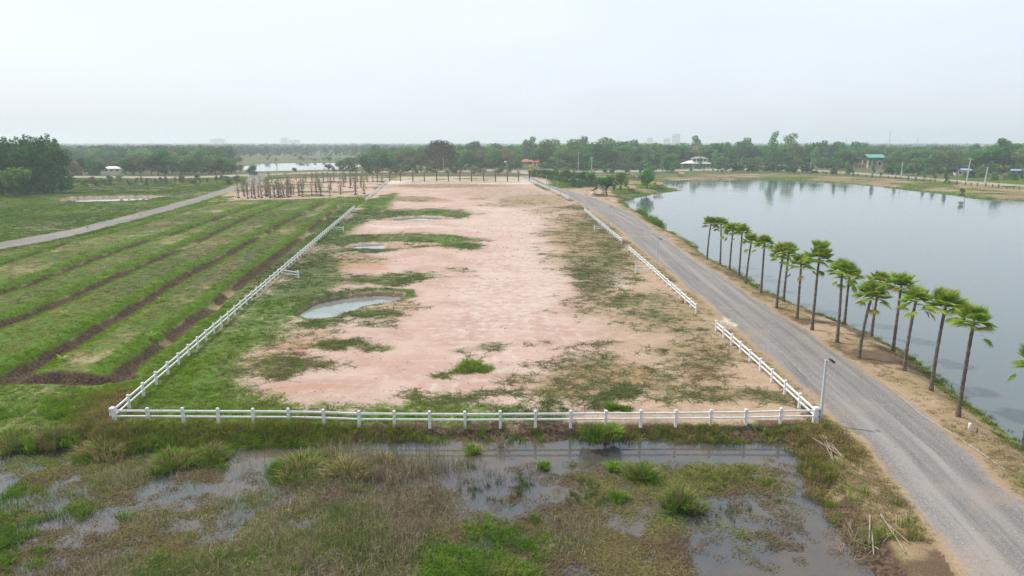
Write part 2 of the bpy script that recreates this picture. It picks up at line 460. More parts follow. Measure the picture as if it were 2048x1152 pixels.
def simple_mat(name, col, rough=.7, var=.25, scale=6.0, metal=0.0, bump=0.0, streak=None, spec=.25):
    m, nt, bs = new_mat(name)
    tc = nd(nt, 'ShaderNodeTexCoord').outputs['Object']
    n = noise(nt, tc, scale, 4, .6)
    dark = tuple(c * (1 - var) for c in col)
    lite = tuple(min(1, c * (1 + var * .6)) for c in col)
    cc = mixc(nt, ramp(nt, n, .3, .7), dark, lite)
    if streak:
        n2 = noise(nt, tc, streak[0], 3, .6)
        cc = mixc(nt, ramp(nt, n2, streak[2], streak[2] + .15), cc, streak[1])
    nt.links.new(cc, bs.inputs['Base Color'])
    bs.inputs['Roughness'].default_value = rough
    bs.inputs['Metallic'].default_value = metal
    bs.inputs['Specular IOR Level'].default_value = spec
    if bump:
        b = nd(nt, 'ShaderNodeBump', {'Height': n, 'Strength': bump, 'Distance': .05})
        nt.links.new(b.outputs[0], bs.inputs['Normal'])
    return m

# ------------------------------------------------------------------ object helpers
def tag(o, label=None, cat=None, group=None, kind=None):
    if label:
        o['label'] = label
    if cat:
        o['category'] = cat
    if group:
        o['group'] = group
    if kind:
        o['kind'] = kind
    return o

ORD = 'first second third fourth fifth sixth seventh eighth ninth tenth eleventh twelfth thirteenth fourteenth fifteenth sixteenth seventeenth eighteenth nineteenth twentieth twenty-first twenty-second twenty-third twenty-fourth'.split()

def empty(name, loc=(0, 0, 0), rz=0.0, scale=1.0):
    o = bpy.data.objects.new(name, None)
    COL.objects.link(o)
    o.location = loc
    o.rotation_euler = (0, 0, rz)
    if scale != 1.0:
        o.scale = (scale,) * 3
    o.empty_display_size = .2
    return o

def link(name, mesh, parent=None, loc=None, rot=None, scale=None):
    o = bpy.data.objects.new(name, mesh)
    COL.objects.link(o)
    if parent is not None:
        o.parent = parent
    if loc is not None:
        o.location = loc
    if rot is not None:
        o.rotation_euler = rot
    if scale is not None:
        o.scale = scale
    return o

def mesh_np(name, verts, faces, mat=None, smooth=False, loops=None):
    me = bpy.data.meshes.new(name)
    me.from_pydata([tuple(map(float, v)) for v in verts], [], [tuple(map(int, f)) for f in faces])
    if mat:
        me.materials.append(mat)
    if smooth:
        me.polygons.foreach_set('use_smooth', np.ones(len(me.polygons), bool))
    me.update()
    return me

class MB:
    """collects simple solids into one mesh"""
    def __init__(self):
        self.v, self.f = [], []
    def add(self, vs, fs):
        o = len(self.v)
        self.v += [tuple(v) for v in vs]
        self.f += [tuple(i + o for i in f) for f in fs]
    def box(self, c, s, rot=None, taper=1.0):
        x, y, z = (q / 2 for q in s)
        vs = [(-x, -y, -z), (x, -y, -z), (x, y, -z), (-x, y, -z), (-x * taper, -y * taper, z), (x * taper, -y * taper, z), (x * taper, y * taper, z), (-x * taper, y * taper, z)]
        vs = [Vector(v) for v in vs]
        if rot is not None:
            M = Euler(rot).to_matrix()
            vs = [M @ v for v in vs]
        self.add([v + Vector(c) for v in vs], [(0, 3, 2, 1), (4, 5, 6, 7), (0, 1, 5, 4), (1, 2, 6, 5), (2, 3, 7, 6), (3, 0, 4, 7)])
    def tube(self, pts, rad, n=6, cap=True):
        pts = [Vector(p) for p in pts]
        rings = []
        for i, p in enumerate(pts):
            t = (pts[min(i + 1, len(pts) - 1)] - pts[max(i - 1, 0)])
            if t.length < 1e-6:
                t = Vector((0, 0, 1))
            t.normalize()
            a = t.orthogonal().normalized() if abs(t.z) < .95 else t.cross(Vector((0, 1, 0))).normalized()
            b = t.cross(a)
            r = rad[i] if isinstance(rad, (list, tuple)) else rad
            rings.append([p + (a * math.cos(2 * math.pi * k / n) + b * math.sin(2 * math.pi * k / n)) * r for k in range(n)])
        vs = [v for ring in rings for v in ring]
        fs = []
        for i in range(len(pts) - 1):
            for k in range(n):
                k2 = (k + 1) % n
                fs.append((i * n + k, i * n + k2, (i + 1) * n + k2, (i + 1) * n + k))
        if cap:
            fs.append(tuple(range(n - 1, -1, -1)))
            fs.append(tuple((len(pts) - 1) * n + k for k in range(n)))
        self.add(vs, fs)
    def mesh(self, name, mat=None, smooth=False):
        return mesh_np(name, self.v, self.f, mat, smooth)
    def part(self, name, mat, parent, smooth=False):
        return link(name, self.mesh(name, mat, smooth), parent)

# ------------------------------------------------------------------ terrain: one continuous sheet, cut into named grounds
NU = 780
ys = np.concatenate([np.exp(np.linspace(math.log(13), math.log(470), 820)), np.exp(np.linspace(math.log(472.5), math.log(900), 90)), np.exp(np.linspace(math.log(930), math.log(11000), 45))])
NV = len(ys)
us = np.linspace(-1, 1, NU)
def fan_half(y):
    return (y + 12) * 1.12
UU, YY = np.meshgrid(us, ys)
XX = UU * fan_half(YY)
X, Y = XX.ravel(), YY.ravel()
CV = survey(X, Y)
ZG = CV['z'].reshape(NV, NU)
LOGY = np.log(ys)

def zlook(x, y):
    x = np.asarray(x, float)
    y = np.clip(np.asarray(y, float), ys[0], ys[-2])
    j = np.clip(np.searchsorted(ys, y) - 1, 0, NV - 2)
    fy = (y - ys[j]) / (ys[j + 1] - ys[j])
    u = np.clip((x / fan_half(y) + 1) / 2 * (NU - 1), 0, NU - 1.001)
    i = u.astype(int)
    fx = u - i
    return (ZG[j, i] * (1 - fx) + ZG[j, i + 1] * fx) * (1 - fy) + (ZG[j + 1, i] * (1 - fx) + ZG[j + 1, i + 1] * fx) * fy

def h_at(x, y):
    return float(zlook(x, y))

def make_ground_mat():
    m, nt, bs = new_mat('ground_cover')
    pos = nd(nt, 'ShaderNodeNewGeometry').outputs['Position']
    A = nd(nt, 'ShaderNodeAttribute', attribute_name='covA')
    B = nd(nt, 'ShaderNodeAttribute', attribute_name='covB')
    C = nd(nt, 'ShaderNodeAttribute', attribute_name='covC')
    a = nd(nt, 'ShaderNodeSeparateColor', {0: A.outputs['Color']}).outputs
    b = nd(nt, 'ShaderNodeSeparateColor', {0: B.outputs['Color']}).outputs
    c = nd(nt, 'ShaderNodeSeparateXYZ', {0: C.outputs['Vector']}).outputs
    pink, gravel, straw, green = a[0], a[1], a[2], A.outputs['Alpha']
    mud, white, brown, lush = b[0], b[1], b[2], B.outputs['Alpha']
    nL = noise(nt, pos, .16, 3, .6)
    nM = noise(nt, pos, .9, 4, .6)
    nS = noise(nt, pos, 4.5, 4, .65)
    nF = noise(nt, pos, 16, 4, .75)
    # stretched noise: wind and wheel drift across the plot
    st = nd(nt, 'ShaderNodeMapping', {0: pos, 3: (.10, .8, 1)}).outputs[0]
    nW = noise(nt, st, 1.0, 4, .6, .4)
    tan = mixc(nt, ramp(nt, nM, .3, .7), (.30, .21, .135), (.42, .315, .21))
    tan = mixc(nt, ramp(nt, nS, .5, .75), tan, (.21, .15, .10))
    pk = mixc(nt, ramp(nt, nL, .35, .68), (.375, .252, .203), (.455, .335, .277))
    pk = mixc(nt, mth(nt, 'MULTIPLY', ramp(nt, nM, .50, .60), .5), pk, (.50, .385, .325))
    pk = mixc(nt, mth(nt, 'MULTIPLY', ramp(nt, nF, .52, .66), .28), pk, (.30, .20, .155))
    pk = mixc(nt, mth(nt, 'MULTIPLY', ramp(nt, nW, .54, .70), .30), pk, (.52, .435, .38))
    pk = mixc(nt, mth(nt, 'MULTIPLY', ramp(nt, nW, .44, .28), .30), pk, (.33, .22, .17))
    pk = mixc(nt, mth(nt, 'MULTIPLY', ramp(nt, nS, .55, .8), .35), pk, (.33, .215, .16))
    def over(base, mask, col, n, amp, w=.12):
        v = mth(nt, 'ADD', mask, mth(nt, 'MULTIPLY', mth(nt, 'SUBTRACT', n, .5), amp))
        return mixc(nt, ramp(nt, v, .5 - w, .5 + w), base, col)
    mix_n = mth(nt, 'ADD', mth(nt, 'MULTIPLY', nM, .5), mth(nt, 'MULTIPLY', nS, .5))
    mix_f = mth(nt, 'ADD', mth(nt, 'MULTIPLY', nS, .6), mth(nt, 'MULTIPLY', nF, .4))
    mix_a = mth(nt, 'ADD', mth(nt, 'MULTIPLY', nM, .45), mth(nt, 'ADD', mth(nt, 'MULTIPLY', nS, .35), mth(nt, 'MULTIPLY', nF, .2)))
    col = mixc(nt, pink, tan, pk)
    col = over(col, c[2], mixc(nt, nS, (.30, .16, .10), (.45, .26, .17)), mix_n, 1.1, .25)
    col = over(col, white, mixc(nt, nM, (.52, .45, .38), (.60, .545, .48)), mix_n, 1.2, .25)
    # gravel with wheel bands along the road
    uv = nd(nt, 'ShaderNodeCombineXYZ', {0: mth(nt, 'MULTIPLY', c[0], 1.1), 1: mth(nt, 'MULTIPLY', c[1], .035), 2: 0.0}).outputs[0]
    nR = noise(nt, uv, 1.0, 4, .62, .3)
    gr = mixc(nt, ramp(nt, nR, .32, .70), (.150, .139, .130), (.25, .233, .215))
    gr = mixc(nt, mth(nt, 'MULTIPLY', ramp(nt, noise(nt, pos, 9, 4, .8), .46, .60), .5), gr, (.12, .117, .12))
    gr = mixc(nt, mth(nt, 'MULTIPLY', ramp(nt, noise(nt, pos, 13, 3, .8), .54, .64), .55), gr, (.48, .46, .44))
    gr = mixc(nt, mth(nt, 'MULTIPLY', ramp(nt, nL, .52, .68), .45), gr, (.31, .245, .20))
    au = mth(nt, 'ABSOLUTE', mth(nt, 'SUBTRACT', mth(nt, 'ABSOLUTE', c[0]), .95))
    wp = mth(nt, 'MULTIPLY', ramp(nt, au, .75, .1), ramp(nt, nR, .35, .62))
    gr = mixc(nt, mth(nt, 'MULTIPLY', wp, .42), gr, (.325, .30, .275))
    col = over(col, gravel, gr, mix_a, 1.8, .3)
    sw = mixc(nt, ramp(nt, nS, .3, .7), (.17, .12, .06), (.35, .275, .155))
    sw = mixc(nt, ramp(nt, nF, .45, .7), sw, (.13, .09, .047))
    col = over(col, straw, sw, mix_a, 2.6, .28)
    g1 = mixc(nt, lush, (.044, .068, .022), (.055, .12, .008))
    g2 = mixc(nt, lush, (.082, .105, .034), (.10, .175, .018))
    gn = mixc(nt, ramp(nt, mix_f, .35, .66), g1, g2)
    gn = mixc(nt, mth(nt, 'MULTIPLY', ramp(nt, nM, .5, .72), .4), gn, (.15, .14, .055))
    col = over(col, green, gn, mix_a, 3.6, .34)
    col = over(col, brown, mixc(nt, ramp(nt, nS, .35, .65), (.035, .024, .016), (.125, .085, .053)), mix_f, 1.1, .2)  # dark brown soil, deep tone also carries the painted furrow shade
    md = mixc(nt, ramp(nt, nM, .35, .65), (.20, .14, .095), (.44, .31, .23))
    col = over(col, mud, md, mix_n, .8, .3)
    nt.links.new(col, bs.inputs['Base Color'])
    bs.inputs['Roughness'].default_value = .92
    bs.inputs['Specular IOR Level'].default_value = .12
    bmp = nd(nt, 'ShaderNodeBump', {'Height': mix_f, 'Strength': .55, 'Distance': .10})
    nt.links.new(bmp.outputs[0], bs.inputs['Normal'])
    return m
M_GROUND = make_ground_mat()

idx = np.arange(NU * NV).reshape(NV, NU)
quads = np.stack([idx[:-1, :-1], idx[:-1, 1:], idx[1:, 1:], idx[1:, :-1]], -1).reshape(-1, 4)
reg = np.zeros(NU * NV, int)
reg[CV['field'] < 0] = 4
reg[CV['plot'] < 0] = 3
reg[CV['marsh'] < 1.0] = 5
reg[CV['track'] < 0] = 2
reg[CV['back'] < 0] = 6
reg[CV['road'] < 0] = 1
qreg = reg[quads[:, 0]]
covA = np.stack([CV['pink'], CV['gravel'], CV['straw'], CV['green']], -1).astype(np.float32)
covB = np.stack([CV['mud'], CV['white'], CV['brown'], CV['lush']], -1).astype(np.float32)
covC = np.stack([CV['ru'], CV['rs'], CV['rust']], -1).astype(np.float32)
P3 = np.stack([X, Y, CV['z']], -1).astype(np.float32)
NAMES = {0: ('ground', 'grassy open land reaching from the farm plot out to the hazy horizon', 'ground'),
         1: ('gravel_road', 'grey gravel road between the white fence and the lake', 'road'),
         2: ('farm_track', 'narrow grey track slanting past the green planting field', 'track'),
         3: ('dirt_plot', 'bare pink earth plot with grass patches inside the white fence', 'plot'),
         4: ('planting_field', 'green planting field of long raised beds and dark furrows', 'field'),
         5: ('marsh_bed', 'muddy bed of the flooded marsh before the fence', 'marsh'),
         6: ('back_road', 'pale concrete road running behind the plot and the lake', 'road')}
for r, (nm, lab, cat) in NAMES.items():
    q = quads[qreg == r]
    if not len(q):
        continue
    used, inv = np.unique(q.ravel(), return_inverse=True)
    me = bpy.data.meshes.new(nm)
    nq = len(q)
    me.vertices.add(len(used))
    me.vertices.foreach_set('co', P3[used].ravel())
    me.loops.add(nq * 4)
    me.loops.foreach_set('vertex_index', inv.astype(np.int32))
    me.polygons.add(nq)
    me.polygons.foreach_set('loop_start', np.arange(0, nq * 4, 4, dtype=np.int32))
    me.polygons.foreach_set('use_smooth', np.ones(nq, bool))
    for an, arr in (('covA', covA), ('covB', covB)):
        at = me.attributes.new(an, 'FLOAT_COLOR', 'POINT')
        at.data.foreach_set('color', arr[used].ravel())
    at = me.attributes.new('covC', 'FLOAT_VECTOR', 'POINT')
    at.data.foreach_set('vector', covC[used].ravel())
    me.materials.append(M_GROUND)
    me.update(calc_edges=True)
    tag(link(nm, me), lab, cat, kind='structure')
# deep subsoil sheet carrying the land on beyond the surveyed fan
m_soil = simple_mat('subsoil', (.10, .12, .05), .95, .3, .02)
tag(link('terrain', mesh_np('terrain', [(-14000, -3000, -3.2), (14000, -3000, -3.2), (14000, 14000, -3.2), (-14000, 14000, -3.2)], [(0, 1, 2, 3)], m_soil)),
    'low dull green land spreading out below the surveyed fields', 'terrain', kind='structure')

# ------------------------------------------------------------------ water
def water_mat(name, body, clear, rough, wave, dist, ior=1.42, silt=(.045, .05, .045)):
    m, nt, bs = new_mat(name)
    nt.nodes.remove(bs)
    out = nt.nodes['Material Output']
    pos = nd(nt, 'ShaderNodeNewGeometry').outputs['Position']
    n = noise(nt, pos, wave, 3, .6)
    mp = nd(nt, 'ShaderNodeMapping', {0: pos, 3: (.02, .045, 1)}).outputs[0]
    big = noise(nt, mp, 1.0, 3, .5)
    bmp = nd(nt, 'ShaderNodeBump', {'Height': n, 'Strength': .2, 'Distance': dist})
    fr = nd(nt, 'ShaderNodeFresnel', {'IOR': ior})
    nt.links.new(bmp.outputs[0], fr.inputs['Normal'])
    gl = nd(nt, 'ShaderNodeBsdfGlossy', {'Color': (1, 1, 1, 1)})
    nt.links.new(mth(nt, 'ADD', rough, mth(nt, 'MULTIPLY', ramp(nt, big, .4, .65), rough * .8)), gl.inputs['Roughness'])
    nt.links.new(bmp.outputs[0], gl.inputs['Normal'])
    murk = mixc(nt, ramp(nt, noise(nt, pos, .16, 3, .6), .42, .62), body, tuple(0.55 * b_ + m_ for b_, m_ in zip(body, silt)))
    df = nd(nt, 'ShaderNodeBsdfDiffuse', {'Color': murk})
    tr = nd(nt, 'ShaderNodeBsdfTransparent', {'Color': (.72, .66, .52, 1)})
    under = nd(nt, 'ShaderNodeMixShader', {0: clear, 1: df.outputs[0], 2: tr.outputs[0]})
    top = nd(nt, 'ShaderNodeMixShader', {0: fr.outputs[0], 1: under.outputs[0], 2: gl.outputs[0]})
    nt.links.new(top.outputs[0], out.inputs['Surface'])
    return m
M_LAKE = water_mat('lake_water', (.085, .116, .116), 0.05, .05, 1.3, .02)
M_MARSH = water_mat('marsh_water', (.080, .092, .098), .4, .03, 2.5, .012, 1.6, (.085, .058, .028))
M_POND = water_mat('pond_water', (.24, .27, .25), .05, .02, 2.5, .008)

def offset_poly(pts, d):
    n = len(pts)
    area = sum(pts[i][0] * pts[(i + 1) % n][1] - pts[(i + 1) % n][0] * pts[i][1] for i in range(n))
    sgn = 1 if area > 0 else -1
    out = []
    for i in range(n):
        a, b, c = Vector(pts[i - 1][:2]), Vector(pts[i][:2]), Vector(pts[(i + 1) % n][:2])
        t = ((b - a).normalized() + (c - b).normalized())
        if t.length < 1e-6:
            t = (c - b)
        t.normalize()
        nrm = Vector((t.y, -t.x)) * sgn
        out.append((b.x + nrm.x * d, b.y + nrm.y * d))
    return out

def water(name, poly, z, mat, lab, cat, grow):
    pts = offset_poly(poly, grow)
    bm = bmesh.new()
    f = bm.faces.new([bm.verts.new((p[0], p[1], z)) for p in pts])
    bmesh.ops.triangulate(bm, faces=[f])
    bm.normal_update()
    for f in bm.faces:
        if f.normal.z < 0:
            f.normal_flip()
    me = bpy.data.meshes.new(name)
    bm.to_mesh(me)
    bm.free()
    me.materials.append(mat)
    tag(link(name, me), lab, cat, kind='structure')
water('lake', LAKE, Z_LAKE, M_LAKE, 'wide calm grey lake beside the row of fan palms', 'lake', 1.0)
water('marsh_water', MARSH, Z_MARSH, M_MARSH, 'shallow weedy marsh water below the white front fence', 'water', .8)
water('pond_water', POND1, -.78, M_POND, 'oval pond with a scarped grassy bank in the pink plot', 'pond', -.2)
water('pond_water', POND2, -1.10, M_POND, 'narrow pond sunk in grass between the two bare pink strips', 'pond', -.2)
water('pond_water', POND3, -1.13, M_POND, 'slim pond under a long green bank beside curved wheel tracks', 'pond', -.2)
water('pond_water', FARPOND_L, -.75, M_POND, 'shallow pool in the meadow beyond the slanting farm track', 'pond', .3)
water('pond_water', FARPOND, -.55, M_POND, 'broad pale pond among trees behind the young staked trees', 'pond', 4)
water('pond_water', FARPOND2, -.7, M_POND, 'thin far strip of water behind the broad pale pond', 'pond', 5)

# ------------------------------------------------------------------ scattered small growth (nobody could count it)
def leaf_mat(name, base, alt, rough=.75, attr='tint', trans=.25):
    """plant material whose tone comes from the plant's own tint value"""
    m, nt, bs = new_mat(name)
    nt.nodes.remove(bs)
    out = nt.nodes['Material Output']
    t = nd(nt, 'ShaderNodeAttribute', attribute_name=attr, attribute_type='INSTANCER').outputs['Color']
    geo = nd(nt, 'ShaderNodeNewGeometry')
    n = noise(nt, geo.outputs['Position'], 6.0, 2, .6)
    cc = mixc(nt, ramp(nt, n, .3, .7), (.75, .75, .75), (1.2, 1.2, 1.1))
    cc = mixc(nt, 1.0, t, cc, 'MULTIPLY')
    df = nd(nt, 'ShaderNodeBsdfDiffuse', {'Color': cc})
    tl = nd(nt, 'ShaderNodeBsdfTranslucent', {'Color': cc})
    mx = nd(nt, 'ShaderNodeMixShader', {0: trans, 1: df.outputs[0], 2: tl.outputs[0]})
    nt.links.new(mx.outputs[0], out.inputs['Surface'])
    return m
M_BLADE = leaf_mat('grass_blade', None, None)

def blade_clump(name, n, rad, h, w, lean, rng, seg=2):
    v, f = [], []
    for _ in range(n):
        a = rng.uniform(0, 6.283)
        r = rad * math.sqrt(rng.uniform(0, 1))
        bx, by = r * math.cos(a), r * math.sin(a)
        hh = h * rng.uniform(.55, 1.1)
        la = a + rng.normal(0, .8)
        ln = lean * hh * rng.uniform(.3, 1.2)
        ta = rng.uniform(0, 6.283)
        tx, ty = math.cos(ta) * w, math.sin(ta) * w
        o = len(v)
        mx, my = bx + math.cos(la) * ln * .35, by + math.sin(la) * ln * .35
        ex, ey = bx + math.cos(la) * ln, by + math.sin(la) * ln
        v += [(bx - tx, by - ty, -.03), (bx + tx, by + ty, -.03), (mx + tx * .8, my + ty * .8, hh * .6), (mx - tx * .8, my - ty * .8, hh * .6), (ex, ey, hh * (1 - .25 * lean))]
        f += [(o, o + 1, o + 2, o + 3), (o + 3, o + 2, o + 4)]
    return mesh_np(name, v, f, M_BLADE)

def stem_clump(name, n, rad, h, w, rng):
    v, f = [], []
    for _ in range(n):
        a = rng.uniform(0, 6.283)
        r = rad * math.sqrt(rng.uniform(0, 1))
        p = np.array([r * math.cos(a), r * math.sin(a), -.05])
        hh = h * rng.uniform(.5, 1.1)
        d = np.array([rng.normal(0, .16), rng.normal(0, .16), 1.0])
        q = p + d * hh
        ta = rng.uniform(0, 6.283)
        t = np.array([math.cos(ta) * w, math.sin(ta) * w, 0])
        o = len(v)
        v += [p - t, p + t, q + t * .4, q - t * .4]
        f.append((o, o + 1, o + 2, o + 3))
        for _k in range(3):                                   # side twigs
            s = rng.uniform(.35, .95)
            b = p + d * hh * s
            e = b + np.array([rng.normal(0, .5), rng.normal(0, .5), rng.uniform(.2, .8)]) * hh * .28
            o = len(v)
            v += [b - t * .6, b + t * .6, e]
            f.append((o, o + 1, o + 2))
    return mesh_np(name, v, f, M_BLADE)

def mat_clump(name, n, rad, size, rng, lift=.05):
    v, f = [], []
    for _ in range(n):
        a = rng.uniform(0, 6.283)
        r = rad * math.sqrt(rng.uniform(0, 1))
        c = np.array([r * math.cos(a), r * math.sin(a), rng.uniform(0, lift)])
        b = rng.uniform(0, 6.283)
        s = size * rng.uniform(.5, 1.2)
        t1 = np.array([math.cos(b), math.sin(b), rng.normal(.15, .3)]) * s
        t2 = np.array([-math.sin(b), math.cos(b), rng.normal(0, .2)]) * s * .45
        o = len(v)
        v += [c - t1, c + t2, c + t1, c - t2]
        f.append((o, o + 1, o + 2, o + 3))
    return mesh_np(name, v, f, M_BLADE)

def runner_clump(name, n, L, rng):
    """creeping stems lying on the soil with small leaves"""
    v, f = [], []
    for _ in range(n):
        a = rng.uniform(0, 6.283)
        p = np.array([rng.normal(0, .12), rng.normal(0, .12), .012])
        ln = L * rng.uniform(.35, 1.0)
        st = ln / 7
        for k in range(7):
            a += rng.normal(0, .28)
            q = p + np.array([math.cos(a), math.sin(a), 0]) * st
            q[2] = .012 + .02 * rng.uniform(0, 1)
            t = np.array([-math.sin(a), math.cos(a), 0]) * .011
            o = len(v)
            v += [p - t, p + t, q + t, q - t]
            f.append((o, o + 1, o + 2, o + 3))
            for sgn in (-1, 1):
                if rng.uniform() < .75:
                    la = a + sgn * rng.uniform(.4, 1.2)
                    ls = rng.uniform(.04, .10)
                    e = p + np.array([math.cos(la) * ls, math.sin(la) * ls, rng.uniform(.01, .07)])
                    w = np.array([-math.sin(la), math.cos(la), 0]) * .012
                    o = len(v)
                    v += [p - w, p + w, e]
                    f.append((o, o + 1, o + 2))
            p = q
    return mesh_np(name, v, f, M_BLADE)

def proto_collection(name, meshes):
    c = bpy.data.collections.new(name)
    for i, me in enumerate(meshes):
        o = bpy.data.objects.new('%s_%02d' % (name, i), me)
        c.objects.link(o)
    return c

def scatter(name, label, cat, coll, nproto, pos, rz, scl, tint, tilt=0.0):
    n = len(pos)
    me = bpy.data.meshes.new(name)
    me.vertices.add(n)
    me.vertices.foreach_set('co', np.asarray(pos, np.float32).ravel())
    at = me.attributes.new('rot', 'FLOAT_VECTOR', 'POINT')
    rot = np.zeros((n, 3), np.float32)
    rot[:, 2] = rz
    if tilt:
        rot[:, 0] = RNG.normal(0, tilt, n)
        rot[:, 1] = RNG.normal(0, tilt, n)
    at.data.foreach_set('vector', rot.ravel())
    at = me.attributes.new('scl', 'FLOAT_VECTOR', 'POINT')
    at.data.foreach_set('vector', np.asarray(scl, np.float32).ravel())
    at = me.attributes.new('tint', 'FLOAT_COLOR', 'POINT')
    tc = np.ones((n, 4), np.float32)
    tc[:, :3] = tint
    at.data.foreach_set('color', tc.ravel())
    at = me.attributes.new('pick', 'INT', 'POINT')
    at.data.foreach_set('value', RNG.integers(0, nproto, n).astype(np.int32))
    o = link(name, me)
    ng = bpy.data.node_groups.new(name, 'GeometryNodeTree')
    ng.interface.new_socket('Geometry', in_out='INPUT', socket_type='NodeSocketGeometry')
    ng.interface.new_socket('Geometry', in_out='OUTPUT', socket_type='NodeSocketGeometry')
    gi = ng.nodes.new('NodeGroupInput')
    go = ng.nodes.new('NodeGroupOutput')
    ci = ng.nodes.new('GeometryNodeCollectionInfo')
    ci.inputs['Collection'].default_value = coll
    ci.inputs['Separate Children'].default_value = True
    ci.inputs['Reset Children'].default_value = True
    ip = ng.nodes.new('GeometryNodeInstanceOnPoints')
    ip.inputs['Pick Instance'].default_value = True
    def attr(nm, dt):
        a = ng.nodes.new('GeometryNodeInputNamedAttribute')
        a.data_type = dt
        a.inputs['Name'].default_value = nm
        return [s for s in a.outputs if s.enabled and s.name == 'Attribute'][0]
    er = ng.nodes.new('FunctionNodeEulerToRotation')
    ng.links.new(attr('rot', 'FLOAT_VECTOR'), er.inputs[0])
    ng.links.new(gi.outputs[0], ip.inputs['Points'])
    ng.links.new(ci.outputs[0], ip.inputs['Instance'])
    ng.links.new(attr('pick', 'INT'), ip.inputs['Instance Index'])
    ng.links.new(er.outputs[0], ip.inputs['Rotation'])
    ng.links.new(attr('scl', 'FLOAT_VECTOR'), ip.inputs['Scale'])
    ng.links.new(ip.outputs[0], go.inputs[0])
    md = o.modifiers.new('scatter', 'NODES')
    md.node_group = ng
    tag(o, label, cat, kind='stuff')
    return o

C_SHORT = proto_collection('short_clump', [blade_clump('short', 16, .20, .17, .013, .9, RNG) for _ in range(4)])
C_TALL = proto_collection('tall_clump', [blade_clump('tall', 30, .26, .62, .013, .75, RNG) for _ in range(4)])
C_STEM = proto_collection('stem_clump', [stem_clump('stem', 9, .45, .85, .013, RNG) for _ in range(4)])
C_MAT = proto_collection('mat_clump', [mat_clump('weed', 34, .34, .055, RNG) for _ in range(4)])
C_RUN = proto_collection('runner_clump', [runner_clump('runner', 9, 1.1, RNG) for _ in range(5)])

def candidates(n, y0, y1, half=.92):
    y = np.exp(RNG.uniform(math.log(y0), math.log(y1), n))
    x = RNG.uniform(-1, 1, n) * (y + 10) * half
    return x, y

def pal(cols, t):
    cols = np.array(cols)
    t = np.clip(t, 0, .9999) * (len(cols) - 1)
    i = t.astype(int)
    f = (t - i)[:, None]
    return cols[i] * (1 - f) + cols[i + 1] * f

def do_scatter(name, label, cat, coll, nproto, x, y, prob, cols, tval, size, hgt=None, z=None, jit=.25, tilt=0.0):
    keep = RNG.uniform(0, 1, len(x)) < prob
    x, y = x[keep], y[keep]
    zz = zlook(x, y) if z is None else np.full(len(x), z)
    s = (size[keep] if isinstance(size, np.ndarray) else np.full(len(x), size)) * RNG.uniform(.7, 1.35, len(x))
    hs = (hgt[keep] if isinstance(hgt, np.ndarray) else (s if hgt is None else np.full(len(x), hgt))) * RNG.uniform(.7, 1.3, len(x))
    col = pal(cols, tval[keep] + RNG.normal(0, jit * .5, len(x)))
    col = col * RNG.uniform(.75, 1.25, (len(x), 1))
    return scatter(name, label, cat, coll, nproto, np.stack([x, y, zz], -1), RNG.uniform(0, 6.283, len(x)), np.stack([s, s, hs], -1), col, tilt)

GREENS = [(.08, .115, .032), (.095, .165, .022), (.135, .235, .014), (.19, .30, .02)]
DRYG = [(.14, .18, .05), (.26, .235, .10), (.36, .29, .16), (.33, .23, .135)]

# --- meadow, field and bank grass
x, y = candidates(270000, 30, 385)
cv = survey(x, y)
dist_s = np.clip(y / 55, 1, 6)
land = (cv['fend'] > 1.5) & (cv['road'] > .2) & (cv['track'] > .2) & (cv['marsh'] > .2) & (cv['lake'] > .3) & ((cv['ponds'] > -.9) | (cv['z'] > -.9) & (np.minimum(cv['p2'], cv['p3']) < 0))
pr = np.where(land, np.clip((cv['green'] - .42) * 2.2, 0, 1), 0)
pr = pr * np.where(cv['infield'] > .5, sm(.6, 1.3, cv['fur']) * np.clip(1.0 - .78 * sm(2.0, 3.0, cv['fur'] + (cv['n8'] - .5) * 1.6), .15, 1), 1)
pr = pr * np.where(cv['inplot'] > .5, np.clip(.25 + (cv['n2'] - .35) * 2.6, 0, 1), 1)
tv = np.clip(cv['lush'] * .9 + .18 * cv['infield'] + (cv['n8'] - .5) * 1.2 - .15 * (cv['inplot'] > .5), 0, 1)
do_scatter('meadow_grass', 'short green grass covering the meadow, the raised beds and plot patches', 'grass', C_SHORT, 4, x, y, pr * .9, GREENS, tv, dist_s * .95, np.clip(.75 + .15 * (cv['infield'] > .5) + (cv['n8'] - .5), .4, 1.4) * np.clip(y / 120, 1, 1.5))
# --- dry grass
x, y = candidates(170000, 30, 420)
cv = survey(x, y)
dist_s = np.clip(y / 55, 1, 6)
land = (cv['road'] > .1) & (cv['track'] > .1) & (cv['marsh'] > .2) & (cv['lake'] > .3) & (cv['ponds'] > -.5)
pr = np.where(land, np.clip((cv['straw'] - .4) * 1.4, 0, .7), 0) * np.where((cv['marsh'] < 9) & (cv['px'] > 1500), 1.8, 1.0)
do_scatter('dry_grass', 'dry brown and straw coloured grass on the verges and plot', 'grass', C_SHORT, 4, x, y, pr * .8, DRYG[1:], cv['n8'] * 1.2 - .1 + (cv['n2'] - .5), dist_s * .8, .75)
# --- creeping runners on bare soil
x, y = candidates(90000, 40, 230, .7)
cv = survey(x, y)
e1 = np.maximum(cv['eg'], cv['straw'] * .55)
pr = np.where((cv['inplot'] > .9) & (cv['ponds'] > 0), np.clip(e1 * 1.25 - .12, 0, .9) * (cv['gA'] < .9), 0) * sm(.33, .55, cv['n8'] * .6 + cv['n2'] * .4)
do_scatter('creeping_weeds', 'dark straggling creeper stems spread over the bare pink soil', 'weeds', C_RUN, 5, x, y, pr * .50, [(.15, .125, .08), (.11, .135, .06), (.14, .17, .065), (.23, .17, .10)], cv['n8'] + .1, np.clip(y / 70, 1, 2.0), 1.2)
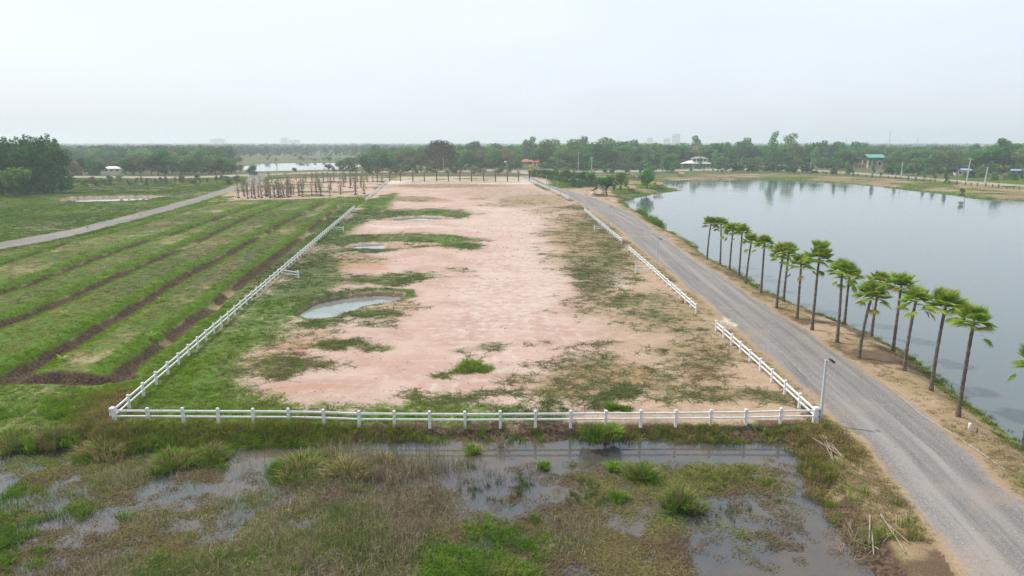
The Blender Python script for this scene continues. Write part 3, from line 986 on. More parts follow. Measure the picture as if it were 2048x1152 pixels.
# --- clods and stones on the bare ground
def clod_mesh(rng):
    bm = bmesh.new()
    bmesh.ops.create_icosphere(bm, subdivisions=1, radius=1)
    for v in bm.verts:
        v.co *= rng.uniform(.7, 1.2)
        v.co.z *= .6
    me = bpy.data.meshes.new('clod')
    bm.to_mesh(me)
    bm.free()
    me.materials.append(M_BLADE)
    return me
C_CLOD = proto_collection('clod', [clod_mesh(RNG) for _ in range(4)])
x, y = candidates(26000, 40, 260, .7)
cv = survey(x, y)
pr = np.where((cv['inplot'] > .9) & (cv['ponds'] > .3), .15 + .8 * np.clip(cv['rust'] + cv['straw'] * .6 + (cv['n8'] - .55) * 2, 0, 1), 0) * (cv['n2'] > .42)
do_scatter('soil_clods', 'loose clods and small stones on the bare plot', 'clods', C_CLOD, 4, x, y, pr * .5, [(.20, .13, .095), (.32, .23, .18), (.42, .34, .28)], cv['n8'], np.clip(y / 900, .05, .16), None)
x, y = candidates(16000, 30, 120, .8)
cv = survey(x, y)
pr = np.where((cv['road'] < 1.5) & (cv['road'] > -1.2) | (cv['right'] > 0) & (cv['road'] > 0) & (cv['lake'] > 2), .55, 0)
do_scatter('road_stones', 'loose gravel stones along the road edges', 'gravel', C_CLOD, 4, x, y, pr, [(.16, .15, .145), (.30, .27, .24), (.46, .43, .40)], cv['n2'], np.clip(y / 1100, .04, .09), None)
x, y = candidates(60000, 30, 160, .9)
cv = survey(x, y)
pr = np.where((cv['right'] > 0) & (cv['road'] > .6) & (cv['lake'] > .6), np.clip((fbm(x, y, 3.0, 919) - .40) * 3.0, .05, .8), 0)
do_scatter('leaf_litter', 'dry brown leaf litter and scrub under the palms', 'litter', C_MAT, 4, x, y, pr * .6, [(.13, .09, .055), (.22, .16, .10), (.30, .24, .14), (.15, .15, .06)], cv['n2'] * 1.2 - .1, np.clip(y / 70, .8, 1.8), 1.0)
# --- tall bank grass around the marsh and along the field end
x, y = candidates(90000, 30, 75)
cv = survey(x, y)
d = cv['marsh']
lft = sm(760, 480, cv['px'])
rgt = sm(1500, 1620, cv['px'])
pr = np.where((d > .1) & (d < 8) & (cv['plot'] > .6) & (cv['road'] > .8) & (cv['fend'] > 1.2), (sm(9, 3, d) * lft * 1.1 + sm(2.8, .8, d) * .34 * (1 - lft) * np.clip((fbm(x, y, 3.0, 717) - .42) * 7, 0, 1) + sm(7, 3, d) * rgt * .30) * np.clip((cv['n8'] - .33) * 3.5, 0, 1), 0)
do_scatter('bank_grass', 'tall tussocky green and brown grass along the marsh bank', 'grass', C_TALL, 4, x, y, pr * .75, [(.115, .235, .015), (.155, .26, .022), (.22, .22, .06), (.29, .21, .105)], cv['n30'] * .7 - .2 + (cv['n8'] - .5) * 2.0 + rgt * .5, 1.0, np.clip(.5 + cv['n2'], .5, 1.4))
# --- marsh growth
x, y = candidates(210000, 22, 48)
cv = survey(x, y)
px, py = cv['px'], cv['py']
inm = cv['marsh'] < -.4
reed = ell(px, py, [(620, 960, 380, 60, 1.0), (300, 985, 200, 35, .6), (420, 1060, 420, 80, .75), (760, 1080, 300, 80, .9), (80, 1030, 220, 60, .5), (930, 1000, 130, 40, .8), (1000, 1050, 160, 50, .55), (330, 1120, 420, 70, .75), (680, 930, 160, 30, .6)])
pr = np.where(inm, reed * np.clip((cv['n8'] * .55 + cv['n2'] * .45 - .41) * 8, 0.10, 1), 0)
do_scatter('dead_reeds', 'grey brown dead reed stems standing in the marsh', 'reeds', C_STEM, 4, x, y, pr * .50, [(.22, .17, .12), (.42, .36, .28), (.30, .23, .16), (.46, .40, .29), (.30, .26, .15), (.25, .26, .10), (.15, .22, .05)], fbm(x, y, 4.0, 313) * 2.0 - .5 + (cv['n2'] - .5), 1.0, np.clip(.6 + (cv['n8'] - .4) * 2.4, .45, 1.7), tilt=.2, jit=.7)
x, y = candidates(170000, 22, 48)
cv = survey(x, y)
px, py = cv['px'], cv['py']
inm = cv['marsh'] < -.3
weed = ell(px, py, [(120, 1100, 420, 90, .9), (330, 1050, 260, 40, .5), (640, 1110, 380, 70, .6), (1050, 1090, 300, 75, 1.0), (1270, 1070, 120, 60, .6), (1430, 940, 150, 28, .9), (1100, 985, 180, 45, .45), (600, 1000, 360, 50, .35), (200, 940, 320, 45, .72), (1220, 950, 220, 40, .4), (1400, 1120, 90, 40, .2), (1560, 1000, 140, 90, .12)])
pr = np.where(inm, weed * np.clip((fbm(x, y, 1.3, 818) * .5 + cv['n8'] * .5 - .40) * 6.5, .03, 1), 0)
do_scatter('water_weeds', 'low matted water weeds and creeping plants on the marsh', 'weeds', C_MAT, 4, x, y, pr * .85, [(.15, .115, .075), (.20, .17, .08), (.175, .185, .06), (.15, .215, .05), (.25, .20, .12)], cv['n8'] * 1.5 - .3 + (cv['n2'] - .5) * .8 - .28 * sm(850, 1000, px), 1.0, 1.0, z=Z_MARSH + .01)
x, y = candidates(80000, 22, 48)
cv = survey(x, y)
px, py = cv['px'], cv['py']
gm = ell(px, py, [(80, 1110, 260, 80, .8), (330, 1110, 200, 50, .6), (560, 1120, 160, 50, .5), (860, 1110, 160, 60, .75), (1010, 1080, 110, 60, .6), (60, 1000, 120, 50, .5), (300, 1010, 60, 30, .5), (640, 930, 110, 32, 1.0), (360, 915, 75, 28, 1.0), (1430, 935, 120, 20, .3)])
pr = np.where(cv['marsh'] < -.1, gm * np.clip((fbm(x, y, 3.2, 515) * .75 + cv['n2'] * .25 - .46) * 8, 0, 1), 0)
do_scatter('marsh_grass', 'soft green grass growing up through the marsh', 'grass', C_TALL, 4, x, y, pr * .6, [(.09, .18, .025), (.14, .25, .025), (.22, .24, .07), (.30, .23, .12)], cv['n8'] * 1.1 - .1 + (cv['n2'] - .5), .95, np.clip(.45 + cv['n2'] * .5, .4, 1), z=Z_MARSH - .02)
# --- sedge spikes in the open shallows
x, y = candidates(60000, 26, 46)
cv = survey(x, y)
px, py = cv['px'], cv['py']
sg = ell(px, py, [(1060, 940, 220, 34, .9), (1150, 960, 160, 30, .5), (1430, 985, 90, 40, .45), (900, 925, 60, 20, .4), (1500, 960, 60, 40, .25)])
pr = np.where(cv['marsh'] < -1.5, sg * np.clip((cv['n2'] - .46) * 7, 0, 1), 0)
do_scatter('sedge', 'dark green sedge spikes standing in the shallow water', 'sedge', C_TALL, 4, x, y, pr * .35, [(.07, .12, .035), (.10, .16, .04)], cv['n8'], .45, .6, z=Z_MARSH - .02)
# --- lake shore grass
x, y = candidates(120000, 30, 230, .9)
cv = survey(x, y)
l = cv['lake'] + (cv['n8'] - .5) * 2.0
pr = np.where((cv['right'] > 0) & (cv['lake'] > -.4) & (cv['road'] > 1.5), sm(1.9, .3, l), 0)
pr = pr * np.clip(.35 + (cv['n8'] - .4) * 2.2, .1, 1)
do_scatter('shore_grass', 'green grass fringe along the edge of the lake', 'grass', C_TALL, 4, x, y, pr * .5, [(.11, .18, .035), (.16, .22, .045), (.26, .23, .10)], cv['n30'] + (cv['n8'] - .5), np.clip(y / 70, .8, 1.9), .55)
x, y = candidates(60000, 120, 215, .5)
cv = survey(x, y)
pr = np.where((cv['lake'] > -1.6) & (cv['lake'] < .8), ell(cv['px'], cv['py'], [(1302, 443, 12, 10, .9), (1326, 457, 8, 8, .9), (1310, 450, 18, 8, .6), (1250, 409, 5, 5, .9), (1275, 424, 20, 6, .4)]), 0)
do_scatter('shore_reeds', 'clump of tall green reeds at the lake edge by the road bend', 'reeds', C_TALL, 4, x, y, pr, [(.10, .21, .03), (.14, .25, .04)], cv['n8'], 1.6, 3.0)

# ------------------------------------------------------------------ white concrete fences
M_WHITE = simple_mat('white_painted_concrete', (.76, .76, .75), .65, .16, 1.6, streak=(4.0, (.48, .46, .42), .66), spec=.25)
M_DARK = simple_mat('hole_shade', (.03, .03, .032), .6, .2)  # flat dark colour for the shade inside the pillar holes
def post_mesh(w, h, name='post'):
    m = MB()
    m.box((0, 0, (h - .12) / 2 - .06), (w, w, h))
    z = h - .12
    m.box((0, 0, z + .012), (w + .02, w + .02, .024))
    m.box((0, 0, z + .024 + .025), (w + .012, w + .012, .05), taper=.72)
    return m.mesh(name, M_WHITE)
ME_POST = post_mesh(.175, 1.18)
ME_CORNER = post_mesh(.31, 1.20)
mr = MB(); mr.box((.5, 0, 0), (1, .08, .125)); ME_RAIL = mr.mesh('rail', M_WHITE)
mr = MB(); mr.box((.5, 0, 0), (1, .08, .10)); ME_RAIL2 = mr.mesh('rail', M_WHITE)
mh = MB(); mh.tube([(0, 0, 0), (0, .03, 0)], .035, 8); ME_HOLE = mh.mesh('bolt_hole_dark', M_DARK)  # dark stub painted as a shaded bolt hole, nothing is cut

def fence(label, path, corner=(), skip_first=False, spacing=2.5, skip_last=False):
    """path: ground points; posts every 2.5 m, two rails in each bay"""
    org = path[0]
    f = tag(empty('fence', (org[0], org[1], 0)), label, 'fence', 'white concrete fence runs around the plot')
    pts = [Vector((path[0][0], path[0][1]))]
    for i in range(len(path) - 1):
        a, b = Vector(path[i][:2]), Vector(path[i + 1][:2])
        n = max(1, round((b - a).length / spacing))
        pts += [a + (b - a) * ((k + 1) / n) for k in range(n)]
    for i, p in enumerate(pts):
        z = max(-.12, h_at(p.x, p.y))
        d = (pts[min(i + 1, len(pts) - 1)] - pts[max(0, i - 1)])
        ang = math.atan2(d.y, d.x)
        if not ((i == 0 and skip_first) or (i == len(pts) - 1 and skip_last)):
            big = i in corner or (i - len(pts)) in corner
            po = link('post', ME_CORNER if big else ME_POST, f, (p.x - org[0], p.y - org[1], z + RNG.uniform(-.015, .015)), (RNG.normal(0, .006), RNG.normal(0, .006), ang))
            if big:
                for zz in (.90, .50):
                    link('bolt_hole_dark', ME_HOLE, po, (.13 if i else -.06, -.195, zz))
    for i in range(len(pts) - 1):
        a, b = pts[i], pts[i + 1]
        d = b - a
        L = d.length
        u = d / L
        hw = .083
        za, zb = max(-.12, h_at(a.x, a.y)), max(-.12, h_at(b.x, b.y))
        s = a + u * hw
        tilt = -math.atan2(zb - za, L)
        for zz, me in ((.89, ME_RAIL), (.50, ME_RAIL2)):
            link('rail', me, f, (s.x - org[0], s.y - org[1], zz + za), (0, tilt, math.atan2(d.y, d.x)), (L - 2 * hw, 1, 1))
    return f

def GP(*pts):
    return [tuple(G(px, py, 0)) for px, py in pts]
fence('long white front fence above the marsh with square corner pillars', GP((228, 846), (930, 850), (1630, 846)), corner=(0, -1))
fence('white fence climbing from the meadow corner along the furrowed field', GP((228, 846), (470, 631), (709, 418)), skip_first=True)
fence('white fence run between the nursery ground and the far plot', GP((731, 403), (777, 363)))
fence('white fence bay run beside the lamp post and stacked bamboo', GP((1432, 662), (1520, 742), (1630, 846)), skip_last=True)
fence('white fence run along the road bend with a short inner spur', GP((1257, 503), (1305, 546), (1392, 626)))
fence('white fence run along the road with a spur facing the second pond', GP((1169, 423), (1212, 461), (1243, 487)))
fence('short white fence run ending beside the thatched pavilion drive', GP((1122, 391), (1138, 400)), spacing=2.0)
fence('white fence run across the road from the clipped hedge', GP((1100, 381), (1120, 390)))
fence('white fence run at the far end of the hedge road', GP((1078, 371), (1097, 380)))
fence('white fence start at the far corner by the brown palms', GP((1055, 360), (1076, 370)))
fence('thin white back fence in front of the row of brown palms', GP((780, 366), (920, 366.5), (1062, 366)))
fence('short white spur fence jutting in beyond the oval pond', GP((562, 552), (597, 557)), skip_first=True)
fence('short white spur fence jutting in level with the narrow pond', GP((663, 462), (687, 463.5)), skip_first=True)
fence('short white spur fence facing the dark green patch by the road', GP((1271, 546), (1303, 544.5)), skip_last=True)
fence('short white spur fence far along the road side', GP((1189, 461), (1211, 460)), skip_last=True)
fence('tiny white spur fence near the nursery ground', GP((754, 384), (764, 385)), skip_first=True)
fence('tiny white spur fence at the far grass corner', GP((762, 376), (774, 376.5)), skip_first=True)

# ------------------------------------------------------------------ lamp posts
M_CONC = simple_mat('pale_concrete', (.50, .51, .52), .8, .15, 3.0)
M_BLACK = simple_mat('black_plastic', (.02, .022, .025), .35, .2)
M_LENS = simple_mat('lamp_glass', (.16, .19, .21), .15, .1, spec=.5)
m = MB(); m.box((0, 0, 2.2), (.17, .17, 4.6), taper=.72); ME_POLE = m.mesh('pole', M_CONC)
m = MB(); m.tube([(0, 0, 4.35), (.18, 0, 4.42), (.30, 0, 4.42)], .025, 6); m.box((0, 0, 4.44), (.16, .16, .06)); ME_ARM = m.mesh('bracket', M_CONC)
m = MB(); m.box((.44, 0, 4.40), (.34, .38, .10), rot=(0, .75, .0)); m.box((.34, 0, 4.47), (.10, .22, .08)); ME_HEAD = m.mesh('lamp_head', M_BLACK)
m = MB(); m.box((.475, 0, 4.363), (.27, .30, .012), rot=(0, .75, 0)); ME_LENSE = m.mesh('lens', M_LENS)
LAMPS = [(1640, 846, 'slim lamp post rising beside the front corner pillar of the fence'), (1313, 535, 'slim lamp post where the road passes the dark green patch'),
         (1217, 451, 'slim lamp post behind the spur fence near the narrow pond'), (1172, 411, 'slim lamp post opposite the thatched pavilion'),
         (1139, 400, 'slim lamp post at the end of the short fence run'), (1115, 385, 'slim lamp post facing the tall end of the hedge'), (1093, 371, 'slim lamp post by the low far hedge')]
for px, py, lab in LAMPS:
    p = on_ground(px, py)
    t = tag(empty('lamp_post', p, RNG.uniform(-.3, .3)), lab, 'lamp post', 'lamp posts along the gravel road')
    link('pole', ME_POLE, t); link('bracket', ME_ARM, t)
    hd = link('lamp_head', ME_HEAD, t); link('lens', ME_LENSE, hd)

# ------------------------------------------------------------------ fan palms
def obj_leaf_mat(name, dark, lite, yellow=None, trans=.3, nscale=1.2):
    """foliage whose tone varies from plant to plant and clump to clump"""
    m, nt, bs = new_mat(name)
    nt.nodes.remove(bs)
    out = nt.nodes['Material Output']
    rnd = nd(nt, 'ShaderNodeObjectInfo').outputs['Random']
    tc = nd(nt, 'ShaderNodeTexCoord').outputs['Object']
    n = noise(nt, tc, nscale, 3, .6)
    cc = mixc(nt, ramp(nt, n, .32, .68), dark, lite)
    if yellow:
        cc = mixc(nt, mth(nt, 'MULTIPLY', ramp(nt, rnd, .45, 1.0), .75), cc, yellow)
    br = mth(nt, 'ADD', .80, mth(nt, 'MULTIPLY', mth(nt, 'FRACT', mth(nt, 'MULTIPLY', rnd, 7.31)), 1.0))
    hs = nd(nt, 'ShaderNodeHueSaturation', {'Value': br, 'Color': cc})
    df = nd(nt, 'ShaderNodeBsdfDiffuse', {'Color': hs.outputs[0]})
    tl = nd(nt, 'ShaderNodeBsdfTranslucent', {'Color': hs.outputs[0]})
    mx = nd(nt, 'ShaderNodeMixShader', {0: trans, 1: df.outputs[0], 2: tl.outputs[0]})
    nt.links.new(mx.outputs[0], out.inputs['Surface'])
    return m
M_FAN = obj_leaf_mat('fan_leaf', (.125, .225, .022), (.245, .34, .045), (.38, .385, .085), .4, 2.5)
M_FANOLD = obj_leaf_mat('old_fan_leaf', (.24, .22, .08), (.40, .34, .15), (.42, .31, .16), .25, 2.5)
M_PTRUNK = simple_mat('palm_bark', (.15, .122, .10), .9, .55, 6.0, bump=.6, streak=(9.0, (.24, .205, .175), .60))

def frond_mesh(name, mat, rng, blade=1.02, pet=.62, droop=.3, nseg=22, spread=2.9):
    """petiole along +x then a pleated fan of split segments"""
    v, f = [], []
    def strip(p0, p1, w):
        o = len(v)
        v.extend([p0 + Vector((0, -w, 0)), p0 + Vector((0, w, 0)), p1 + Vector((0, w * .7, 0)), p1 + Vector((0, -w * .7, 0))])
        f.append((o, o + 1, o + 2, o + 3))
    mid = Vector((pet * .5, 0, .05))
    hub = Vector((pet, 0, -.04))
    strip(Vector((0, 0, 0)), mid, .022)
    strip(mid, hub, .018)
    for k in range(nseg):
        a0 = -spread / 2 * 1.0 + spread * k / nseg
        a1 = a0 + spread / nseg
        am = (a0 + a1) / 2
        L = blade * (1.0 - .28 * abs(am) / (spread / 2)) * rng.uniform(.9, 1.08)
        split = .5
        def pt(a, r, up):
            q = r / blade
            return hub + Vector((math.cos(a) * r * (1 - .12 * q * droop), math.sin(a) * r, up + .10 * abs(math.sin(a)) * r - droop * q * q * .55 * blade))
        o = len(v)
        v.extend([hub, pt(a0, L * split, -.02), pt(am, L * split, .035), pt(a1, L * split, -.02), pt(am + rng.normal(0, .02), L, -.02 - rng.uniform(0, .10) * droop)])
        f.extend([(o, o + 1, o + 2), (o, o + 2, o + 3), (o + 1, o + 4, o + 2), (o + 2, o + 4, o + 3)])
    return mesh_np(name, v, f, mat)
FR = [frond_mesh('frond', M_FAN, RNG, droop=d) for d in (.08, .18, .28, .14)]
FR_OLD = [frond_mesh('frond', M_FANOLD, RNG, droop=.8, blade=.75), frond_mesh('frond', M_FANOLD, RNG, droop=1.1, blade=.65, spread=1.6)]
FR_DROOP = [frond_mesh('frond', M_FAN, RNG, droop=.7, pet=1.25, blade=.85), frond_mesh('frond', M_FANOLD, RNG, droop=.9, pet=1.1, blade=.75, spread=2.0)]
FR_MID = [frond_mesh('frond', M_FAN, RNG, droop=.65), frond_mesh('frond', M_FAN, RNG, droop=.8)]

def palm_trunk(h, r0, r1, bend, rng, name='trunk', mat=None):
    m = MB()
    pts, rad = [], []
    n = 22
    for i in range(n + 1):
        t = i / n
        pts.append((bend[0] * t * t, bend[1] * t * t, -.15 + (h + .15) * t))
        base = r0 + (r1 - r0) * t + .07 * math.exp(-t * 14)
        rad.append(base * (1.0 + (.13 if i % 2 else -.05) + rng.uniform(-.04, .04)))
    m.tube(pts, rad, 9)
    return m.mesh(name, mat or M_PTRUNK)

PALMS = [((1414, 519), 445), ((1440, 529), 447), ((1459, 540), 455), ((1478, 552), 461), ((1492, 567), 477), ((1522, 585), 482), ((1553, 616), 507), ((1567, 603), 502),
         ((1594, 637), 525), ((1624, 660), 518), ((1674, 685), 545), ((1689, 646), 548), ((1718, 716), 583), ((1743, 671), 560), ((1786, 702), 565), ((1808, 741), 600), ((1862, 781), 608), ((1916, 833), 640), ((2046, 900), 716)]
rng = np.random.default_rng(5)
for i, ((bx, by), cy) in enumerate(PALMS):
    p = on_ground(bx, by)
    # height from base and crown rows
    lo, hi = 2.0, 14.0
    for _ in range(30):
        mid = (lo + hi) / 2
        if proj(p.x, p.y, p.z + mid)[1] > cy + 4:
            lo = mid
        else:
            hi = mid
    h = lo * rng.uniform(.97, 1.04)
    lab = '%s fan palm along the lake bank counted from the thatched pavilion end' % ORD[i]
    grp = 'fan palms in a row along the lake bank'
    if i == 9:
        lab = 'fan palm with an unusually tall two tiered crown in the lakeside row'
    if i == 18:
        lab = 'last fan palm of the lakeside row, standing past the white marker post'
    if i == 16:
        lab = 'seventeenth fan palm along the lake bank, just before the two last ones'
    t = tag(empty('fan_palm', p, rng.uniform(0, 6.28)), lab, 'palm', grp)
    lean = (rng.normal(0.05, .12), rng.normal(0, .12))
    lw = Vector((.12 + rng.normal(0, .16), rng.normal(0, .2), 0))
    lw.rotate(Euler((0, 0, -t.rotation_euler.z)))
    link('trunk', palm_trunk(h, .140, .10, (lw.x, lw.y), rng), t)
    top = Vector((lw.x, lw.y, h))
    nf = int(rng.integers(23, 34))
    csz = rng.uniform(.96, 1.2)
    for k in range(nf):
        q = k / nf
        el = 1.42 - 1.45 * q ** 1.1 + rng.normal(0, .10)            # young fronds stand up, old ones spread
        az = k * 2.399 + rng.normal(0, .15)
        s = csz * rng.uniform(.85, 1.08) * (.78 + .2 * math.sin(min(1, q * 2.2) * 1.57))
        me = FR[k % 4] if q < .72 else FR_MID[k % 2]
        link('frond', me, t, top + Vector((0, 0, -.05 - .30 * q)), Euler((rng.normal(0, .25), -el, az), 'XYZ'), (s, s, s))
    if i == 9:
        for k in range(9):
            link('frond', FR[k % 4], t, top + Vector((0, 0, .75)), Euler((rng.normal(0, .2), -rng.uniform(.6, 1.4), k * 2.399)), (.9,) * 3)
    for k in range(int(rng.integers(1, 6))):                          # drooping yellowed skirts
        az = rng.uniform(0, 6.28)
        link('frond', FR_DROOP[1] if rng.uniform() < .25 else FR_DROOP[0], t, top + Vector((0, 0, -.35 - .25 * rng.uniform())), Euler((rng.normal(0, .3), rng.uniform(.05, .7), az)), (rng.uniform(.85, 1.1),) * 3)

# ------------------------------------------------------------------ broadleaf trees
M_BARK = simple_mat('bark', (.12, .09, .065), .95, .4, 3.0, bump=.5)
M_BARKP = simple_mat('pale_bark', (.25, .23, .195), .95, .35, 3.0, bump=.4)
M_CROWN = {
    'dark': obj_leaf_mat('dark_foliage', (.020, .082, .024), (.055, .172, .036), None, .22, .30),
    'mid': obj_leaf_mat('green_foliage', (.036, .125, .030), (.082, .22, .045), (.125, .21, .05), .25, .30),
    'olive': obj_leaf_mat('olive_foliage', (.072, .13, .038), (.132, .205, .06), (.17, .19, .07), .25, .35),
    'brown': obj_leaf_mat('brown_foliage', (.12, .115, .06), (.20, .185, .095), (.21, .18, .095), .2, .35),
    'yellow': obj_leaf_mat('yellow_foliage', (.20, .20, .04), (.34, .30, .07), None, .25, .4),
    'orange': obj_leaf_mat('orange_foliage', (.23, .10, .05), (.34, .16, .08), None, .2, .4),
    'purple': obj_leaf_mat('purple_blossom', (.17, .08, .22), (.26, .13, .30), None, .2, .4),
    'bushg': obj_leaf_mat('bush_foliage', (.06, .125, .025), (.12, .20, .04), (.16, .19, .05), .25, .6)}

def crown_mesh(name, mat, rng, blobs, n, size, gap=.0):
    """leaf sprays spread through the shells of overlapping clumps"""
    vols = np.array([b[3] * b[4] for b in blobs]) ** .9
    pick = rng.choice(len(blobs), n, p=vols / vols.sum())
    B = np.array(blobs)[pick]
    d = rng.normal(0, 1, (n, 3))
    d /= np.linalg.norm(d, axis=1)[:, None]
    r = rng.uniform(.35, 1.0, n) ** .45 * (1 + rng.normal(0, .07, n))
    c = B[:, :3] + d * r[:, None] * B[:, [3, 3, 4]]
    nrm = d + rng.normal(0, .55, (n, 3)) + np.array([0, 0, .35])
    nrm /= np.linalg.norm(nrm, axis=1)[:, None]
    t = np.cross(nrm, rng.normal(0, 1, (n, 3)))
    t /= np.linalg.norm(t, axis=1)[:, None] + 1e-9
    b = np.cross(nrm, t)
    s = size * rng.uniform(.5, 1.25, n)
    v = np.stack([c - t * s[:, None], c - b * (s * .55)[:, None] + nrm * (s * .15)[:, None], c + t * s[:, None], c + b * (s * .55)[:, None]], 1).reshape(-1, 3)
    f = np.arange(n * 4).reshape(-1, 4)
    me = bpy.data.meshes.new(name)
    me.vertices.add(n * 4)
    me.vertices.foreach_set('co', v.astype(np.float32).ravel())
    me.loops.add(n * 4)
    me.loops.foreach_set('vertex_index', f.astype(np.int32).ravel())
    me.polygons.add(n)
    me.polygons.foreach_set('loop_start', np.arange(0, n * 4, 4, dtype=np.int32))
    me.materials.append(mat)
    me.update(calc_edges=True)
    return me

def rand_blobs(rng, cx, cy, cz, rx, rz, n, rb, squash=.8):
    out = []
    for _ in range(n):
        d = rng.normal(0, 1, 3)
        d /= np.linalg.norm(d)
        r = rng.uniform(.25, .85)
        q = rb * rng.uniform(.7, 1.25)
        out.append((cx + d[0] * r * rx, cy + d[1] * r * rx, cz + d[2] * r * rz, q, q * squash))
    return out

def trunk_mesh(rng, h, r, limbs, spread, top, mat, lean=.05):
    m = MB()
    pts = [(rng.normal(0, lean) * i, rng.normal(0, lean) * i, -.2 + (h + .2) * i / 4) for i in range(5)]
    m.tube(pts, [r * (1 - .11 * i) + (.35 * r if i == 0 else 0) for i in range(5)], 7)
    for k in range(limbs):
        a = k * 2.4 + rng.normal(0, .3)
        s = Vector(pts[-1]) * .96
        s.z = h * rng.uniform(.72, .98)
        e = Vector((math.cos(a) * spread * rng.uniform(.5, 1), math.sin(a) * spread * rng.uniform(.5, 1), top * rng.uniform(.75, 1)))
        mid = s.lerp(e, .5) + Vector((0, 0, -.06 * top))
        m.tube([s, mid, e], [r * .55, r * .34, r * .12], 5)
    return m.mesh('trunk', mat, True)

TREES = {}
def tree_kind(key, trunk, crown):
    TREES[key] = (trunk, crown)
rg = np.random.default_rng(23)
# unit trees are about 10 m tall
for i in range(3):
    tree_kind('round%d' % i, trunk_mesh(rg, 3.0, .22, 6, 2.6, 7.5, M_BARK), crown_mesh('crown', M_CROWN['mid'], rg, rand_blobs(rg, 0, 0, 5.3, 3.0, 3.6, 16, 1.5), 1700, .34))
for i in range(2):
    tree_kind('dark%d' % i, trunk_mesh(rg, 3.2, .24, 6, 2.6, 7.5, M_BARK), crown_mesh('crown', M_CROWN['dark'], rg, rand_blobs(rg, 0, 0, 6.0, 3.2, 2.9, 14, 1.6), 1700, .34))
for i in range(2):
    tree_kind('olive%d' % i, trunk_mesh(rg, 3.2, .18, 6, 2.6, 7.6, M_BARKP), crown_mesh('crown', M_CROWN['olive'], rg, rand_blobs(rg, 0, 0, 5.3, 2.9, 3.5, 15, 1.4), 1300, .32))
tree_kind('brown0', trunk_mesh(rg, 3.4, .16, 8, 2.8, 8.2, M_BARKP), crown_mesh('crown', M_CROWN['brown'], rg, rand_blobs(rg, 0, 0, 6.0, 2.9, 3.0, 14, 1.4), 900, .28))
for i in range(2):
    tree_kind('tall%d' % i, trunk_mesh(rg, 5.5, .17, 6, 1.3, 9.0, M_BARKP), crown_mesh('crown', M_CROWN['mid'], rg, [(rg.normal(0, .8), rg.normal(0, .8), z, 1.35 * (1 - .05 * abs(z - 5.5)), 1.0) for z in np.linspace(1.8, 9.2, 13)], 1200, .30))
for i in range(2):
    tree_kind('column%d' % i, trunk_mesh(rg, 5.0, .14, 5, 1.0, 9.0, M_BARK), crown_mesh('crown', M_CROWN['dark'], rg, [(rg.normal(0, .55), rg.normal(0, .55), z, (1.75 if z < 7 else 1.75 - (z - 7) * .55), 1.0) for z in np.linspace(1.0, 9.3, 17)], 2600, .26))
for key, mt in (('bush0', 'bushg'), ('bush1', 'olive'), ('bushd', 'dark'), ('bushb', 'brown'), ('bushy', 'yellow'), ('busho', 'orange'), ('bushp', 'purple')):
    tree_kind(key, trunk_mesh(rg, 1.5, .14, 7, 2.2, 6.0, M_BARK), crown_mesh('crown', M_CROWN[mt], rg, rand_blobs(rg, 0, 0, 5.0, 3.2, 3.4, 11, 1.9) + [(2.3 * math.cos(k * 1.05), 2.3 * math.sin(k * 1.05), 1.5, 1.7, 1.5) for k in range(6)], 1250, .42))

def plant_tree(name, key, px, py, toppy, wide=1.0, label='', cat='tree', group=None, on=None):
    p = on if on is not None else on_ground(px, py)
    d = proj(p.x, p.y, p.z)[2]
    h = max(1.0, (py - toppy) * d / FPX / CP) if toppy is not None else 10.0
    t = tag(empty(name, p, RNG.uniform(0, 6.28)), label, cat, group)
    s = h / 9.4
    t.scale = (s * wide, s * wide, s)
    tr, cr = TREES[key]
    link('trunk', tr, t)
    link('crown', cr, t)
    return t

# ---- named trees
for i, (px, py, tp, w, key) in enumerate([(-30, 392, 292, 1.0, 'column0'), (6, 390, 290, 1.05, 'column1'), (30, 387, 286, .95, 'column0'), (52, 388, 283, 1.0, 'column1'), (72, 386, 285, 1.0, 'column0'),
                                          (88, 386, 284, .95, 'column1'), (104, 385, 281, 1.0, 'column0'), (122, 384, 288, .95, 'column1'), (62, 380, 290, 1.0, 'column0'), (-14, 384, 290, 1.0, 'column1'), (20, 380, 288, 1., 'column0'), (-60, 388, 288, 1.1, 'column1')]):
    plant_tree('plantation_tree', key, px, py, tp, w, 'tall dense dark green tree in the clump beyond the farm track', 'tree', 'dense tree clump beyond the farm track')
plant_tree('round_tree', 'round1', 32, 394, 322, 1.25, 'lower bright green tree standing before the tall dark clump', 'tree')
tree_kind('dome', trunk_mesh(rg, 2.6, .32, 8, 4.4, 7.0, M_BARK), crown_mesh('crown', obj_leaf_mat('dome_foliage', (.045, .062, .028), (.085, .105, .042), None, .2, .3), rg, [(4.6 * math.cos(k * 2.4) * math.sqrt(k / 26), 4.6 * math.sin(k * 2.4) * math.sqrt(k / 26), 7.6 - 4.6 * (k / 26) ** 1.6 , 1.7, 1.5) for k in range(27)], 3400, .30))
plant_tree('rain_tree', 'dome', 881, 342, 279, 1.0, 'huge dark dome shaped tree behind the power pole', 'tree')
plant_tree('shade_tree', 'dark0', 1213, 391, 345, 1.35, 'dark leafy tree leaning over the thatched pavilion roof', 'tree')
plant_tree('shade_tree', 'round0', 1242, 380, 335, 1.2, 'paler leafy tree rising behind the pavilion tree', 'tree')
plant_tree('shade_tree', 'round2', 1294, 377, 334, 1.2, 'round dark topped tree mirrored in the lake cove', 'tree')
plant_tree('yellow_bamboo', 'bushy', 1066, 353, 327, 1.0, 'bright yellow green bamboo clump at the hedge end', 'bush')
plant_tree('flame_tree', 'busho', 979, 333, 315, 1.2, 'rusty orange leaved tree beside the far road', 'tree')
plant_tree('blossom_tree', 'bushp', 203, 340, 318, 1.0, 'dark tree topped with purple blossom by the far bungalow', 'tree')
